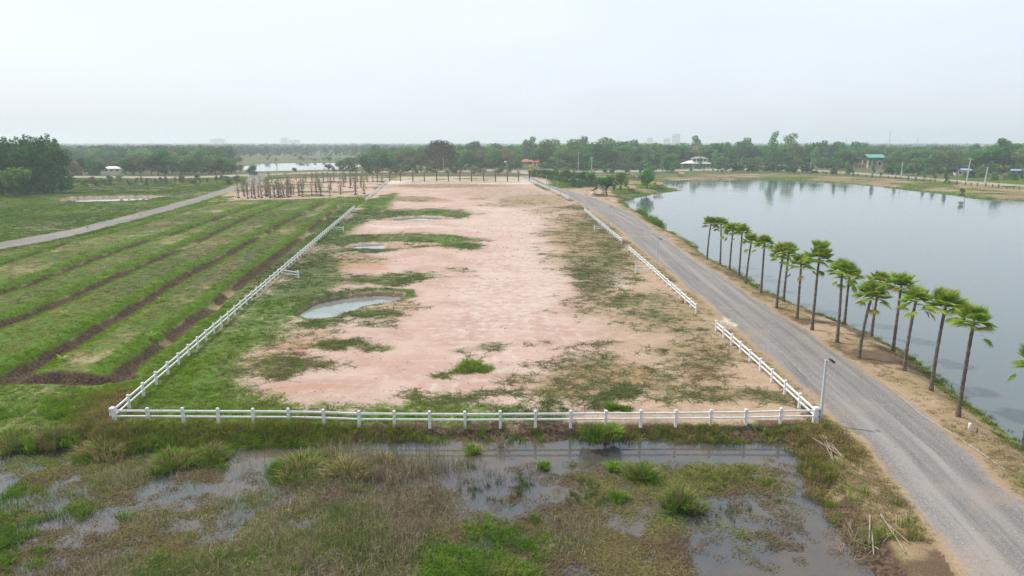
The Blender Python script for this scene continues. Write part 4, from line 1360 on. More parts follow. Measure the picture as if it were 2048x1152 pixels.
plant_tree('dark_tree', 'bushd', 188, 351, 318, 1.0, 'dark bushy tree before the purple blossom tree', 'tree')
plant_tree('autumn_tree', 'bushy', 152, 352, 318, .9, 'ochre leaved tree between the tall clump and purple blossom', 'tree')
plant_tree('pond_tree', 'bushd', 507, 350, 327, .95, 'dark round bush at the edge of the broad pale pond', 'bush')
plant_tree('lone_tall_tree', 'tall0', 1542, 334, 270, .75, 'spindly tall tree standing clear above the tree belt', 'tree')
plant_tree('water_bush', 'bush0', 1924, 392, 374, .8, 'green bush growing out of the lake edge', 'bush')
for px, py, tp in ((1228, 388, 364), (1241, 387, 366), (1252, 385, 350)):
    plant_tree('young_tree', 'olive0', px, py, tp, .5, 'thin young tree on the bare ground beside the pavilion trees', 'tree', 'thin young trees beside the pavilion')
# hedge shrubs beside the road
for i in range(17):
    t = i / 16
    px, py = 1062 + 122 * t, 353 + 21.5 * t ** 1.15
    plant_tree('hedge_shrub', 'bushd' if i % 3 else 'bush0', px, py, py - (12 + 20 * t ** .8) - RNG.uniform(0, 4), 1.0 if t < .4 else .85, '%s hedge shrub beside the gravel road counted from the yellow green bamboo' % ORD[i], 'shrub', 'hedge row beside the gravel road')
for px, py, tp in ((1168, 374, 357), (1176, 371, 356), (1160, 376, 356), (1146, 374, 350)):
    plant_tree('round_shrub', 'bushd', px, py, tp, .9, 'rounded dark shrub around the low grey shed', 'shrub', 'shrubs around the low grey shed')

# ---- tree belt behind the back road
def prof(t, x):
    return float(np.interp(x, [a for a, _ in t], [b for _, b in t]))
P1 = [(0, 322), (150, 318), (260, 306), (400, 299), (450, 308), (500, 332), (660, 324), (700, 311), (740, 303), (840, 306), (930, 300), (1000, 296), (1060, 302), (1130, 296), (1200, 291), (1250, 297), (1340, 302), (1440, 308), (1520, 308), (1600, 302), (1700, 300), (1780, 312), (1850, 308), (1900, 300), (1960, 292), (2005, 277), (2060, 282)]
P2 = [(0, 288), (150, 294), (300, 295), (440, 294), (480, 299), (600, 301), (700, 297), (850, 287), (1000, 282), (1060, 281), (1200, 277), (1300, 281), (1400, 282), (1500, 280), (1600, 284), (1700, 288), (1800, 292), (1900, 292), (2000, 286), (2100, 286)]
KLAB = {'round': 'leafy green tree in the tree belt behind the back road', 'dark': 'dark green tree in the tree belt behind the back road', 'olive': 'olive tinted tree in the tree belt behind the back road',
        'brown': 'thin brown half bare tree in the belt behind the back road', 'tall': 'tall narrow green tree in the belt behind the back road'}
def belt_tree(px, py, tp, key, wide):
    k = key.rstrip('012')
    plant_tree('belt_tree', key, px, py, tp, wide, KLAB[k], 'tree', k + ' trees in the belt behind the back road')
GAPS1 = [(505, 668), (845, 918), (1362, 1424), (1712, 1772), (1905, 1940), (215, 240), (1042, 1080)]
px = 130.0
while px < 2075:
    if not any(a < px < b for a, b in GAPS1):
        base = float(np.interp(px, [130, 480, 700, 1000, 1300, 1560, 1700, 1850, 2075], [351, 347, 342, 337, 335, 334, 336, 340, 346])) + RNG.uniform(-1.5, 1.5)
        key = str(RNG.choice(['round0', 'round1', 'round2', 'dark0', 'olive0', 'olive1', 'round1', 'tall0', 'dark1', 'round0', 'tall1', 'brown0']))
        belt_tree(px, base, prof(P1, px) + RNG.normal(1, 4), key, RNG.uniform(1.15, 1.6))
    px += RNG.uniform(13, 22)
px = -40.0
while px < 2090:
    base = 329 + RNG.uniform(-4, 1.5)
    if 450 < px < 740:
        base = 310.5 + RNG.uniform(-1, 1)
    key = str(RNG.choice(['round0', 'round1', 'round2', 'dark0', 'dark1', 'olive0', 'tall1', 'tall0', 'round0', 'round2']))
    belt_tree(px, base, prof(P2, px) + RNG.normal(1.5, 3.2), key, RNG.uniform(1.1, 1.5))
    px += RNG.uniform(9, 15)
# ---- bushes between the roads
BLAB = {'bush0': 'fresh green bush in the scrub along the back road', 'bush1': 'olive bush in the scrub along the back road', 'bushd': 'dark bush in the scrub along the back road', 'bushb': 'brown dry bush in the scrub along the back road'}
def scrub(px, py, h, key):
    plant_tree('scrub_bush', key, px, py, py - h, RNG.uniform(1.0, 1.5), BLAB[key], 'bush', key + ' scrub along the back road')
for _ in range(34):
    px = RNG.uniform(140, 500)
    scrub(px, 365 - (px - 140) * .012 + RNG.uniform(-3, 8), RNG.uniform(6, 14), str(RNG.choice(['bush0', 'bush0', 'bush1', 'bushd', 'bushb'])))
for _ in range(30):
    px = RNG.uniform(1770, 2060)
    scrub(px, 341 + max(0, px - 1760) * .085 + RNG.uniform(-8, 0), RNG.uniform(8, 17), str(RNG.choice(['bush0', 'bush1', 'bushb', 'bushd'])))
for _ in range(34):
    px = RNG.uniform(1190, 1700)
    scrub(px, 338 + RNG.uniform(-3, 0) - (3 if px > 1450 else 0), RNG.uniform(5, 11), str(RNG.choice(['bush0', 'bush1', 'bushd', 'bushb'])))
for _ in range(16):
    px = RNG.uniform(660, 1030)
    scrub(px, 343 + RNG.uniform(-3, 3), RNG.uniform(6, 12), str(RNG.choice(['bush0', 'bushd', 'bushb'])))
# ---- roadside saplings along the far lake road
for i in range(46):
    px = 1410 + i * 14 + RNG.uniform(-3, 3)
    py = float(np.interp(px, [1400, 1525, 1650, 1790, 1936, 2048], [344, 342, 348, 358, 371, 380]))
    plant_tree('roadside_sapling', 'bush0', px, py, py - RNG.uniform(6, 10), .55, 'small round sapling planted along the far lake road', 'sapling', 'saplings along the far lake road')
for px, py in ((1553, 347), (1605, 345), (1670, 350), (1693, 350), (1745, 350), (1790, 353), (1847, 360), (1867, 360), (1892, 366), (1485, 341), (1400, 342), (1324, 344), (1290, 344), (1183, 345)):
    plant_tree('slender_tree', 'tall1', px, py, py - RNG.uniform(24, 30), .75, 'slender tree with a small dark top by the far lake road', 'tree', 'slender trees by the far lake road')
for px, py in ((1225, 346), (1346, 343), (1382, 343), (1762, 352)):
    plant_tree('clipped_shrub', 'bushd', px, py, py - 8, 1.1, 'rounded dark clipped shrub beside the back road', 'shrub', 'clipped shrubs beside the back road')
# ---- dark trunked saplings in the meadow row
for i in range(15):
    px = 242 + i * 13.5 + RNG.uniform(-3, 3)
    py = 376 - i * .3
    plant_tree('meadow_sapling', 'brown0', px, py, py - RNG.uniform(18, 26), .45, 'thin dark trunked sapling in the row beyond the meadow', 'sapling', 'sapling row beyond the meadow')

# ---- far woodland to the horizon
def far_crown(rng, mat):
    return crown_mesh('far_crown', mat, rng, rand_blobs(rng, 0, 0, 5.6, 3.2, 3.0, 9, 1.9), 190, .85)
def wood_mat():
    m, nt, bs = new_mat('far_foliage')
    nt.nodes.remove(bs)
    t = nd(nt, 'ShaderNodeAttribute', attribute_name='tint', attribute_type='INSTANCER').outputs['Color']
    df = nd(nt, 'ShaderNodeBsdfDiffuse', {'Color': t})
    nt.links.new(df.outputs[0], nt.nodes['Material Output'].inputs['Surface'])
    return m
M_WOOD = wood_mat()
C_FAR = proto_collection('far_crown', [far_crown(rg, M_WOOD) for _ in range(5)])
n = 15000
yy = np.exp(RNG.uniform(math.log(640), math.log(8500), n))
xx = RNG.uniform(-1, 1, n) * yy * .95
cl = fbm(xx, yy, 260, 91, 3) 
fpx, fpy, _ = proj(xx, yy, 0)
keep = (cl > .40 + .05 * RNG.uniform(0, 1, n)) & ~((sdf_poly(xx, yy, FARPOND) < 12) | (sdf_poly(xx, yy, FARPOND2) < 14))
keep &= ~((fpx > 465) & (fpx < 735) & (yy < 960))
xx, yy, cl = xx[keep], yy[keep], cl[keep]
s = RNG.uniform(.75, 1.5, len(xx)) * np.clip(.8 + cl * .6, .8, 1.3)
wx = s * np.clip(yy / 1600, 1.05, 3.0)
tt = RNG.uniform(0, 1, len(xx))
col = pal([(.028, .092, .032), (.042, .125, .04), (.066, .15, .048), (.095, .14, .055)], tt) * RNG.uniform(.7, 1.2, (len(xx), 1))
scatter('far_woodland', 'hazy woodland spreading from the tree belt to the horizon', 'woodland', C_FAR, 5, np.stack([xx, yy, np.zeros(len(xx)) - .5], -1), RNG.uniform(0, 6.28, len(xx)), np.stack([wx, wx, s], -1), col)

n = 8000
yy = np.exp(RNG.uniform(math.log(395), math.log(1000), n))
xx = RNG.uniform(-1, 1, n) * yy * .9
cu = survey(xx, yy)
nn = fbm(xx, yy, 40, 61, 3)
bx = cu['px']
open_l = (bx > 60) & (bx < 530) & (yy < 425)
front = (cu['lake'] < 62) | ((yy < 420) & (bx > 480) & (bx < 1250))
keep = (cu['back'] > 5) & (cu['far2'] > 6) & (cu['far3'] > 8) & (cu['plot'] > 6) & (cu['road'] > 4) & (nn > .36) & ~front & ~open_l
keep &= ~((bx > 470) & (bx < 730) & (yy > 425) & (yy < 980) & (cu['far2'] < 400) & (RNG.uniform(0, 1, n) < .9))
keep &= ~((bx > 1360) & (bx < 1424) & (yy < 560)) & ~((bx > 1705) & (bx < 1770) & (yy < 530)) & ~((bx > 1908) & (bx < 1942) & (yy < 480)) & ~((bx > 1040) & (bx < 1082) & (yy < 560)) & ~((bx > 212) & (bx < 246) & (yy < 500))
xx, yy = xx[keep], yy[keep]
s = RNG.uniform(.22, .8, len(xx))
col = pal([(.03, .09, .028), (.046, .125, .033), (.072, .15, .042), (.11, .145, .058)], RNG.uniform(0, 1, len(xx))) * RNG.uniform(.8, 1.25, (len(xx), 1))
scatter('undergrowth', 'dense low undergrowth filling the ground beneath the tree belt', 'undergrowth', C_FAR, 5, np.stack([xx, yy, zlook(xx, yy) - .6], -1), RNG.uniform(0, 6.28, len(xx)), np.stack([s * 1.3, s * 1.3, s], -1), col)

# ------------------------------------------------------------------ nursery trees on props
M_BAG = simple_mat('root_ball', (.035, .03, .03), .9, .3)
M_NTRUNK = simple_mat('young_bark', (.20, .155, .125), .95, .35, 3.0)
def nursery_proto(rng, leafy):
    mt = MB()
    for q in range(4):
        a = q * 1.7 + rng.uniform(0, 1)
        hh = rng.uniform(4.5, 7.0)
        sp_ = rng.uniform(.25, .75) if q else .1
        mt.tube([(0, 0, -.1), (math.cos(a) * sp_ * .4, math.sin(a) * sp_ * .4, hh * .45), (math.cos(a) * sp_ + rng.normal(0, .15), math.sin(a) * sp_ + rng.normal(0, .15), hh)], [.10 if not q else .07, .07, .025], 5)
    tr = mt.mesh('trunk', M_NTRUNK, True)
    cr = crown_mesh('crown', M_CROWN['olive' if leafy else 'brown'], rng, [(rng.normal(0, .55), rng.normal(0, .55), z, .55, .5) for z in np.linspace(1.4, 7.0, 18)], 260 if leafy else 130, .19)
    m = MB()
    m.tube([(0, 0, -.1), (0, 0, .22), (0, 0, .42)], [.40, .42, .22], 9)
    ball = m.mesh('root_ball', M_BAG)
    props = []
    for k in range(3):
        a = k * 2.09 + rng.uniform(0, 1)
        m = MB()
        m.tube([(math.cos(a) * 1.0, math.sin(a) * 1.0, -.05), (math.cos(a) * .05, math.sin(a) * .05, 1.9)], .035, 5)
        props.append(m.mesh('prop', M_BARKP))
    return tr, cr, ball, props
NP = [nursery_proto(rg, k % 2 == 0) for k in range(4)]
def nursery_tree(px, py, tp, lab, grp, wide=1.0):
    p = on_ground(px, py)
    d = proj(p.x, p.y, p.z)[2]
    s = (py - tp) * d / FPX / 7.3
    t = tag(empty('nursery_tree', p, RNG.uniform(0, 6.28)), lab, 'tree', grp)
    t.scale = (s * wide, s * wide, s)
    tr, cr, ball, props = NP[int(RNG.integers(0, 4))]
    link('trunk', tr, t); link('crown', cr, t); link('root_ball', ball, t)
    for q in props:
        link('prop', q, t)
for i, (px, py) in enumerate(((477, 396), (496, 397), (504, 395), (510, 397), (517.5, 394), (523, 396), (534, 393), (541, 395), (549, 392.5), (558, 394.5), (562, 393), (567, 391), (577, 395), (581, 393), (598, 392), (605, 393.5), (624, 392), (642, 392), (660, 392), (681, 388.5), (711, 389), (728, 388))):
    nursery_tree(px, py, py - RNG.uniform(32, 48), '%s propped young tree in the nursery front row counted from the farm track' % ORD[i], 'nursery front row of propped trees', RNG.uniform(.9, 1.3))
for k in range(26):
    px = RNG.uniform(474, 610) if k < 16 else RNG.uniform(600, 735)
    py = RNG.uniform(383, 396) if k < 16 else RNG.uniform(372, 386)
    nursery_tree(px, py, py - RNG.uniform(26, 42), 'propped bare stemmed young tree between the nursery rows', 'bare stemmed trees between the nursery rows', RNG.uniform(.8, 1.2))
for i, px in enumerate((612, 624, 635, 647, 656, 668, 680, 691, 702, 715, 724, 735, 746, 755, 764)):
    nursery_tree(px, 364 + RNG.uniform(-1, 1.5), 364 - RNG.uniform(22, 31), '%s propped young tree in the nursery back row counted from the farm track' % ORD[i], 'nursery back row of propped trees', RNG.uniform(1.0, 1.5))

# ------------------------------------------------------------------ brown transplanted palms behind the back fence
M_DEADF = obj_leaf_mat('dry_palm_leaf', (.18, .14, .085), (.28, .21, .13), (.16, .20, .08), .2, 2.0)
M_BTRUNK = simple_mat('brown_palm_bark', (.12, .075, .05), .95, .35, 4.0, bump=.5)
def feather_mesh(rng, L=2.0):
    v, f = [], []
    prev = None
    n = 9
    for i in range(n + 1):
        t = i / n
        p = Vector((L * (t - .18 * t * t), 0, .5 * t - 1.25 * t * t))
        if prev is not None:
            o = len(v)
            w = Vector((0, .025 * (1.2 - t), 0))
            v.extend([prev - w, prev + w, p + w, p - w]); f.append((o, o + 1, o + 2, o + 3))
            for sg in (-1, 1):
                e = p + Vector((.12, sg * .38 * math.sin(math.pi * min(.95, t + .12)), -.14 - rng.uniform(0, .12)))
                o = len(v)
                v.extend([prev, p, e]); f.append((o, o + 1, o + 2))
        prev = p
    return mesh_np('frond', v, f, M_DEADF)
FEATH = [feather_mesh(rg, 2.7) for _ in range(3)]
BT = [palm_trunk(4.6, .26, .22, (.1, .05), rg, 'trunk', M_BTRUNK) for _ in range(2)]
for i, px in enumerate((780, 801, 826, 849, 873.5, 897, 920, 943, 967.5, 991, 1015, 1037, 1059)):
    p = on_ground(px, 363.5 if px < 1040 else 362)
    t = tag(empty('brown_palm', p, RNG.uniform(0, 6.28), RNG.uniform(.95, 1.12)), '%s bare brown palm behind the back fence counted from the nursery corner' % ORD[i], 'palm', 'brown palms behind the back fence')
    link('trunk', BT[i % 2], t)
    for k in range(14 if i % 3 else 20):
        link('frond', FEATH[k % 3], t, (.1, .05, 4.55), Euler((0, -RNG.uniform(-.2, 1.2), k * 2.4)), (RNG.uniform(.7, 1.0),) * 3)

# ------------------------------------------------------------------ grass tussocks, seedlings, dead twigs
M_TUSS = obj_leaf_mat('tussock_blades', (.065, .145, .010), (.145, .245, .022), None, .35, 1.6)
M_TUSSB = obj_leaf_mat('tussock_dry_blades', (.20, .18, .07), (.33, .26, .13), (.30, .21, .11), .2, 1.6)
def tussock_mesh(rng, n, rad, h, mat, lean, r_in=0.0):
    v, f = [], []
    seedp = rng.uniform(0, 6)
    for _ in range(n):
        a = rng.uniform(0, 6.283)
        r = rad * math.sqrt(rng.uniform(r_in, 1))
        bx, by = r * math.cos(a), r * math.sin(a)
        hh = h * rng.uniform(.35, 1.35) * (1 - .4 * (r / rad) ** 2)
        wob = .72 + .28 * math.sin(a * 3 + seedp) + .12 * math.sin(a * 7 + 2 * seedp)
        bx, by = bx * wob, by * wob
        la = a + rng.normal(0, .5)
        ln = hh * lean * (.35 + r / rad) * rng.uniform(.3, 1.5)
        w = rng.uniform(.012, .026)
        ta = rng.uniform(0, 6.283)
        tx, ty = math.cos(ta) * w, math.sin(ta) * w
        o = len(v)
        v += [(bx - tx, by - ty, -.12), (bx + tx, by + ty, -.12), (bx + math.cos(la) * ln * .4 + tx, by + math.sin(la) * ln * .4 + ty, hh * .65), (bx + math.cos(la) * ln * .4 - tx, by + math.sin(la) * ln * .4 - ty, hh * .65), (bx + math.cos(la) * ln * 1.1, by + math.sin(la) * ln * 1.1, hh * .92)]
        f += [(o, o + 1, o + 2, o + 3), (o + 3, o + 2, o + 4)]
    return mesh_np('blades', v, f, mat)
for px, py, w, h, dry, lab in ((1362, 1015, 82, .95, .35, 'large dome shaped grass tussock in the open marsh water'), (1283, 955, 70, .8, .3, 'upright green grass tussock with straw tips in the marsh shallows'),
                               (1236, 1000, 38, .45, .05, 'low bright green grass tussock between two larger ones'), (1226, 940, 26, .55, .05, 'little grass tuft beside the straw tipped tussock'),
                               (943, 738, 92, .50, .12, 'wide low ring of bright grass alone on the pink soil'), (1222, 818, 24, .55, .0, 'vivid green tuft just inside the front fence'), (1250, 820, 40, .30, .2, 'flat green tuft beside the vivid one inside the fence'),
                               (1190, 872, 70, .75, .1, 'bushy green tussock on the bank under the front fence'), (1225, 868, 46, .65, .15, 'leaning green tussock on the bank beside the bushy one'),
                               (945, 905, 34, .6, .3, 'small tussock standing in the fence ditch'), (1088, 936, 24, .45, .0, 'tiny vivid tuft among the sedge spikes'),
                               (345, 930, 110, .75, .3, 'broad grass island at the edge of the open pool'), (420, 915, 90, .65, .5, 'browned grass mound beside the broad grass island'),
                               (600, 945, 110, .95, .25, 'tall grass island below the fence ditch'), (690, 950, 100, .85, .55, 'browning tall grass mound beside the tall grass island'), (760, 930, 80, .6, .6, 'low brown sedge mound at the ditch end'),
                               (215, 905, 130, .8, .6, 'heavy brown topped grass mound overhanging the pool'), (290, 890, 90, .75, .6, 'dark brown grass mound below the fence corner'), (40, 895, 130, .85, .5, 'thick mixed grass mound on the pool bank'), (110, 880, 110, .7, .6, 'brown tufted mound behind the open pool')):
    z = Z_MARSH if G(px, py).y < 41 and py > 885 else None
    p = G(px, py, Z_MARSH) if z is not None else on_ground(px, py)
    d = proj(p.x, p.y, p.z)[2]
    r = w / 2 * d / FPX
    t = tag(empty('grass_tussock', p, RNG.uniform(0, 6.28)), lab, 'tussock')
    n = int(np.clip(520 * r * r + 200, 220, 1700))
    link('green_blades', tussock_mesh(rg, int(n * (1 - dry)), r, h, M_TUSS, .8), t)
    if dry > .02:
        link('dry_blades', tussock_mesh(rg, int(n * dry), r * .9, h * 1.12, M_TUSSB, .7), t)

M_SEED = obj_leaf_mat('seedling_leaf', (.12, .20, .03), (.20, .27, .05), (.26, .27, .07), .3, 3.0)
def seedling_mesh(rng):
    v, f = [], []
    for k in range(6):
        a = k * 2.4
        L = rng.uniform(.55, .9)
        up = rng.uniform(.5, 1.1)
        p = [Vector((math.cos(a) * L * t, math.sin(a) * L * t, .25 + up * (t - .45 * t * t))) for t in (0, .35, .7, 1.0)]
        w = [.03, .13, .12, .01]
        sd = Vector((-math.sin(a), math.cos(a), 0))
        for i in range(3):
            o = len(v)
            v += [p[i] - sd * w[i], p[i] + sd * w[i], p[i + 1] + sd * w[i + 1], p[i + 1] - sd * w[i + 1]]
            f.append((o, o + 1, o + 2, o + 3))
    return mesh_np('leaves', v, f, M_SEED)
SEEDL = [seedling_mesh(rg) for _ in range(3)]
m = MB(); m.tube([(0, 0, -.1), (0, 0, .45)], [.05, .03], 6); ME_SSTEM = m.mesh('stem', M_SEED)
for i, (px, py) in enumerate(((282, 432), (349, 427), (384, 421), (400, 413), (250, 480), (155, 487), (160, 509), (70, 496), (285, 449), (310, 461), (371, 462), (385, 456), (410, 458), (442, 432), (482, 427), (492, 423), (432, 411), (447, 413),
                           (507, 458), (175, 458), (572, 423), (607, 431), (595, 455), (529, 477), (561, 410), (527, 410), (302, 678), (323, 603), (129, 631), (38, 606), (232, 603), (126, 722), (470, 440), (545, 440), (330, 440), (220, 475), (100, 560), (210, 560))):
    t = tag(empty('banana_seedling', on_ground(px, py), RNG.uniform(0, 6.28), RNG.uniform(.55, .95)), 'small pale green banana seedling on the raised beds', 'seedling', 'banana seedlings on the raised beds')
    link('stem', ME_SSTEM, t); link('leaves', SEEDL[i % 3], t)

M_TWIG = simple_mat('dead_twig', (.30, .235, .17), .9, .3, 4.0)
def twig_bush(rng, n, L, spread):
    m = MB()
    def grow(p, d, ln, r, depth):
        q = p + d * ln * .5 + Vector((rng.normal(0, .05), rng.normal(0, .05), 0)) * ln
        e = q + (d + Vector((rng.normal(0, .25), rng.normal(0, .25), rng.normal(-.05, .15)))).normalized() * ln * .5
        m.tube([p, q, e], [r, r * .8, r * .5], 4, cap=False)
        if depth:
            for _ in range(3):
                grow(q.lerp(e, rng.uniform(0, 1)), (d + Vector((rng.normal(0, .6), rng.normal(0, .6), rng.normal(0, .3)))).normalized(), ln * .6, r * .55, depth - 1)
    for k in range(n):
        a = rng.uniform(0, 6.28)
        grow(Vector((rng.normal(0, .1), rng.normal(0, .1), -.1)), Vector((math.cos(a) * spread, math.sin(a) * spread, 1)).normalized(), L * rng.uniform(.6, 1.1), .02, 2)
    return m.mesh('dead_shrub', M_TWIG)
for px, py, n, L, sp, lab in ((1000, 893, 14, .9, .8, 'bare grey dead shrub on the bank of the fence ditch'), (1695, 1118, 16, .8, 1.3, 'curled heap of dead twigs at the marsh edge'), (1706, 1080, 6, 1.0, 1.6, 'loose dead twigs above the curled twig heap')):
    o = link('dead_shrub', twig_bush(rg, n, L, sp)); o.location = on_ground(px, py) + Vector((0, 0, .03))
    tag(o, lab, 'shrub')

# bamboo poles lying by the road
M_POLE = simple_mat('weathered_bamboo', (.35, .29, .225), .75, .35, 2.5, streak=(7.0, (.26, .20, .15), .62))
def pole(a, b, r, lab, grp, up=0.05, cat='pole', name='bamboo_pole'):
    P, Q = on_ground(*a), on_ground(*b)
    P.z += up; Q.z += up + RNG.uniform(0, .06)
    m = MB()
    L = (Q - P).length
    n = max(3, int(L / .35))
    pts, rad = [], []
    for i in range(n + 1):
        t = i / n
        pts.append(P.lerp(Q, t) - P + Vector((0, 0, .02 * math.sin(t * 3.1) + RNG.normal(0, .006))))
        rad.append(.78 * r * (1 - .25 * t) * (1.12 if i % 2 else .95))
    m.tube(pts, rad, 7)
    o = link(name, m.mesh(name, M_POLE, True)); o.location = P
    tag(o, lab, cat, grp)
c8 = lambda x, y: (x / 3.273 + 1536, y / 3.273 + 800)
for k, (x1, y1, x2, y2, r) in enumerate(((340, 235, 430, 415, .045), (375, 250, 490, 395, .05), (355, 240, 405, 335, .04), (290, 265, 470, 385, .035), (325, 380, 415, 345, .03), (385, 255, 425, 400, .045), (365, 262, 455, 372, .04), (330, 250, 395, 330, .035))):
    pole(c8(x1, y1), c8(x2, y2), r, 'weathered bamboo pole in the heap below the lamp post', 'bamboo heap below the lamp post', .05 + .045 * (k % 4))
for k, (x1, y1, x2, y2, r) in enumerate(((668, 760, 660, 955, .045), (680, 880, 690, 1030, .045), (735, 765, 895, 1015, .05), (775, 815, 922, 945, .04), (755, 940, 835, 860, .035), (730, 920, 800, 890, .03), (490, 940, 507, 1030, .03), (695, 970, 725, 1000, .03))):
    pole(c8(x1, y1), c8(x2, y2), r, 'weathered bamboo pole strewn crosswise on the roadside slope', 'strewn bamboo poles on the roadside slope', .05 + .05 * (k % 3))
pole((1560, 706), (1610, 757), .04, 'bamboo pole leaning along the foot of the roadside fence', None, .12)
pole((1478, 690), (1540, 742), .04, 'bamboo pole lying under the fence rails near the road mouth', None, .12)

# small things on the lake verge
p = on_ground(1938, 862)
m = MB(); m.tube([(0, 0, -.1), (0, 0, .5), (0, 0, .56)], [.10, .095, .07], 10)
t = tag(empty('marker_post', p), 'short round white marker post on the dry lake verge', 'post')
m.part('shaft', M_WHITE, t, True)
m = MB(); m.tube([(.35, -.25, -.05), (.36, -.25, .32)], .045, 7); m.part('stub', M_BARK, t)
M_PIPE = simple_mat('grey_pipe', (.42, .41, .38), .6, .2, 3)
m = MB()
pp = [on_ground(a, b) for a, b in ((1798, 792), (1822, 812), (1845, 832), (1905, 868), (1960, 905), (2010, 940))]
m.tube([q - pp[0] + Vector((0, 0, .03)) for q in pp], .025, 6)
o = link('water_pipe', m.mesh('water_pipe', M_PIPE, True)); o.location = pp[0]
tag(o, 'thin grey water pipe lying along the palm verge', 'pipe')
M_PINKB = simple_mat('faded_pink_plastic', (.45, .17, .19), .6, .3, 6)
bm = bmesh.new()
bmesh.ops.create_icosphere(bm, subdivisions=2, radius=.16)
for v in bm.verts:
    v.co = Vector((v.co.x * .8, v.co.y * .8, v.co.z * 1.5)) * RNG.uniform(.8, 1.15)
me = bpy.data.meshes.new('plastic_bag'); bm.to_mesh(me); bm.free(); me.materials.append(M_PINKB)
o = link('plastic_bag', me); o.location = G(222, 836, .4)
tag(o, 'crumpled pink bag tied to the meadow corner pillar', 'bag')

# ------------------------------------------------------------------ thatched pavilion and little huts
M_THATCH = simple_mat('grey_thatch', (.24, .205, .175), .95, .4, 3.5, bump=.6)
M_STRAW = simple_mat('straw_thatch', (.42, .33, .20), .95, .35, 3.5, bump=.6)
M_WOODP = simple_mat('dark_timber', (.10, .075, .055), .85, .3, 3)
M_WALLW = simple_mat('cream_plaster', (.68, .64, .57), .8, .1, .8)
M_GLASS = simple_mat('dark_window', (.03, .04, .05), .2, .2, 1, spec=.5)

def gable(w, d, h, over, thick, mat, name, parent, z, slats=0):
    """two roof slopes, ridge along x"""
    out = []
    for sg in (-1, 1):
        m = MB()
        n = 5
        for i in range(n):                                     # overlapping courses
            t0, t1 = i / n, (i + 1) / n + .06
            y0, y1 = sg * (d / 2 + over) * (1 - t0), sg * (d / 2 + over) * (1 - min(1, t1))
            z0, z1 = h * t0 - over * h / d, h * min(1, t1) - over * h / d
            lift = .05 * (n - i) / n
            a = [(-w / 2 - over, y0, z + z0 + lift + thick), (w / 2 + over, y0, z + z0 + lift + thick), (w / 2 + over, y1, z + z1 + lift + thick * .4), (-w / 2 - over, y1, z + z1 + lift + thick * .4)]
            b = [(p[0], p[1], p[2] - thick) for p in a]
            m.add(a + b, [(0, 1, 2, 3), (7, 6, 5, 4), (0, 4, 5, 1), (1, 5, 6, 2), (2, 6, 7, 3), (3, 7, 4, 0)])
        out.append(m.part(name, mat, parent))
    return out

def hut(name, label, px, py, w, d, hp, hr, mat, rz, deck=True, cat='hut', legs=.0):
    p = on_ground(px, py)
    t = tag(empty(name, p, rz), label, cat)
    for sx in (-1, 0, 1) if w > 3.5 else (-1, 1):
        for sy in (-1, 1):
            m = MB(); m.tube([(sx * w / 2 * .9, sy * d / 2 * .9, -.2), (sx * w / 2 * .9, sy * d / 2 * .9, hp + .1)], .06, 6); m.part('post', M_WOODP, t)
    gable(w, d, hr, .45, .12, mat, 'roof', t, hp)
    if deck:
        m = MB(); m.box((0, 0, .5 + legs), (w * .95, d * .95, .10)); m.part('deck', M_WOODP, t)
        m = MB()
        for sy in (-1, 1):
            m.box((0, sy * d / 2 * .88, .95 + legs), (w * .9, .05, .05))
            for k in range(9):
                m.box((-w * .43 + k * w * .86 / 8, sy * d / 2 * .88, .75 + legs), (.04, .04, .42))
        m.part('railing', M_WOODP, t)
    return t
hut('thatched_pavilion', 'open sided pavilion with a grey thatched gable roof beside the road', 1198, 392, 4.6, 3.6, 2.0, 1.7, M_THATCH, R(68), cat='pavilion')
hut('lake_hut', 'small thatched hut on posts on the grassy spit in the cove', 1317, 376, 2.6, 2.2, 1.6, 1.0, M_STRAW, R(20))
hut('garden_hut', 'tiny grey thatched hut on the lawn behind the mirrored tree', 1274, 362, 2.6, 2.2, 1.5, 1.0, M_THATCH, R(40))
hut('garden_hut', 'low grey roofed hut half hidden behind the paler pavilion tree', 1261, 356, 2.8, 2.4, 1.6, 1.0, M_THATCH, R(60))
hut('straw_shelter', 'straw topped shelter between the pavilion trees and the cove', 1263, 384, 2.0, 1.8, 1.7, .9, M_STRAW, R(10))
hut('bank_shelter', 'straw shelter alone on the far lake bank above the jetty', 1361, 354, 2.4, 2.2, 1.8, 1.2, M_STRAW, R(15))
hut('straw_shelter', 'straw shelter tucked behind the mirrored tree trunk', 1290, 372, 1.8, 1.6, 1.6, .9, M_STRAW, R(30))
# straw scarecrow-like bundle on a pole beyond the lake hut
p = on_ground(1317, 370)
t = tag(empty('straw_bundle', p), 'tall golden straw bundle on a pole behind the lake hut', 'straw bundle')
m = MB(); m.tube([(0, 0, -.1), (0, 0, 2.9)], .05, 6); m.part('pole', M_WOODP, t)
m = MB(); m.tube([(0, 0, 1.4), (0, 0, 2.0), (0, 0, 2.7), (0, 0, 3.1)], [.55, .40, .22, .05], 9); m.tube([(0, 0, 2.5), (0, 0, 2.9), (0, 0, 3.3)], [.32, .3, .05], 9); m.part('straw', M_STRAW, t)
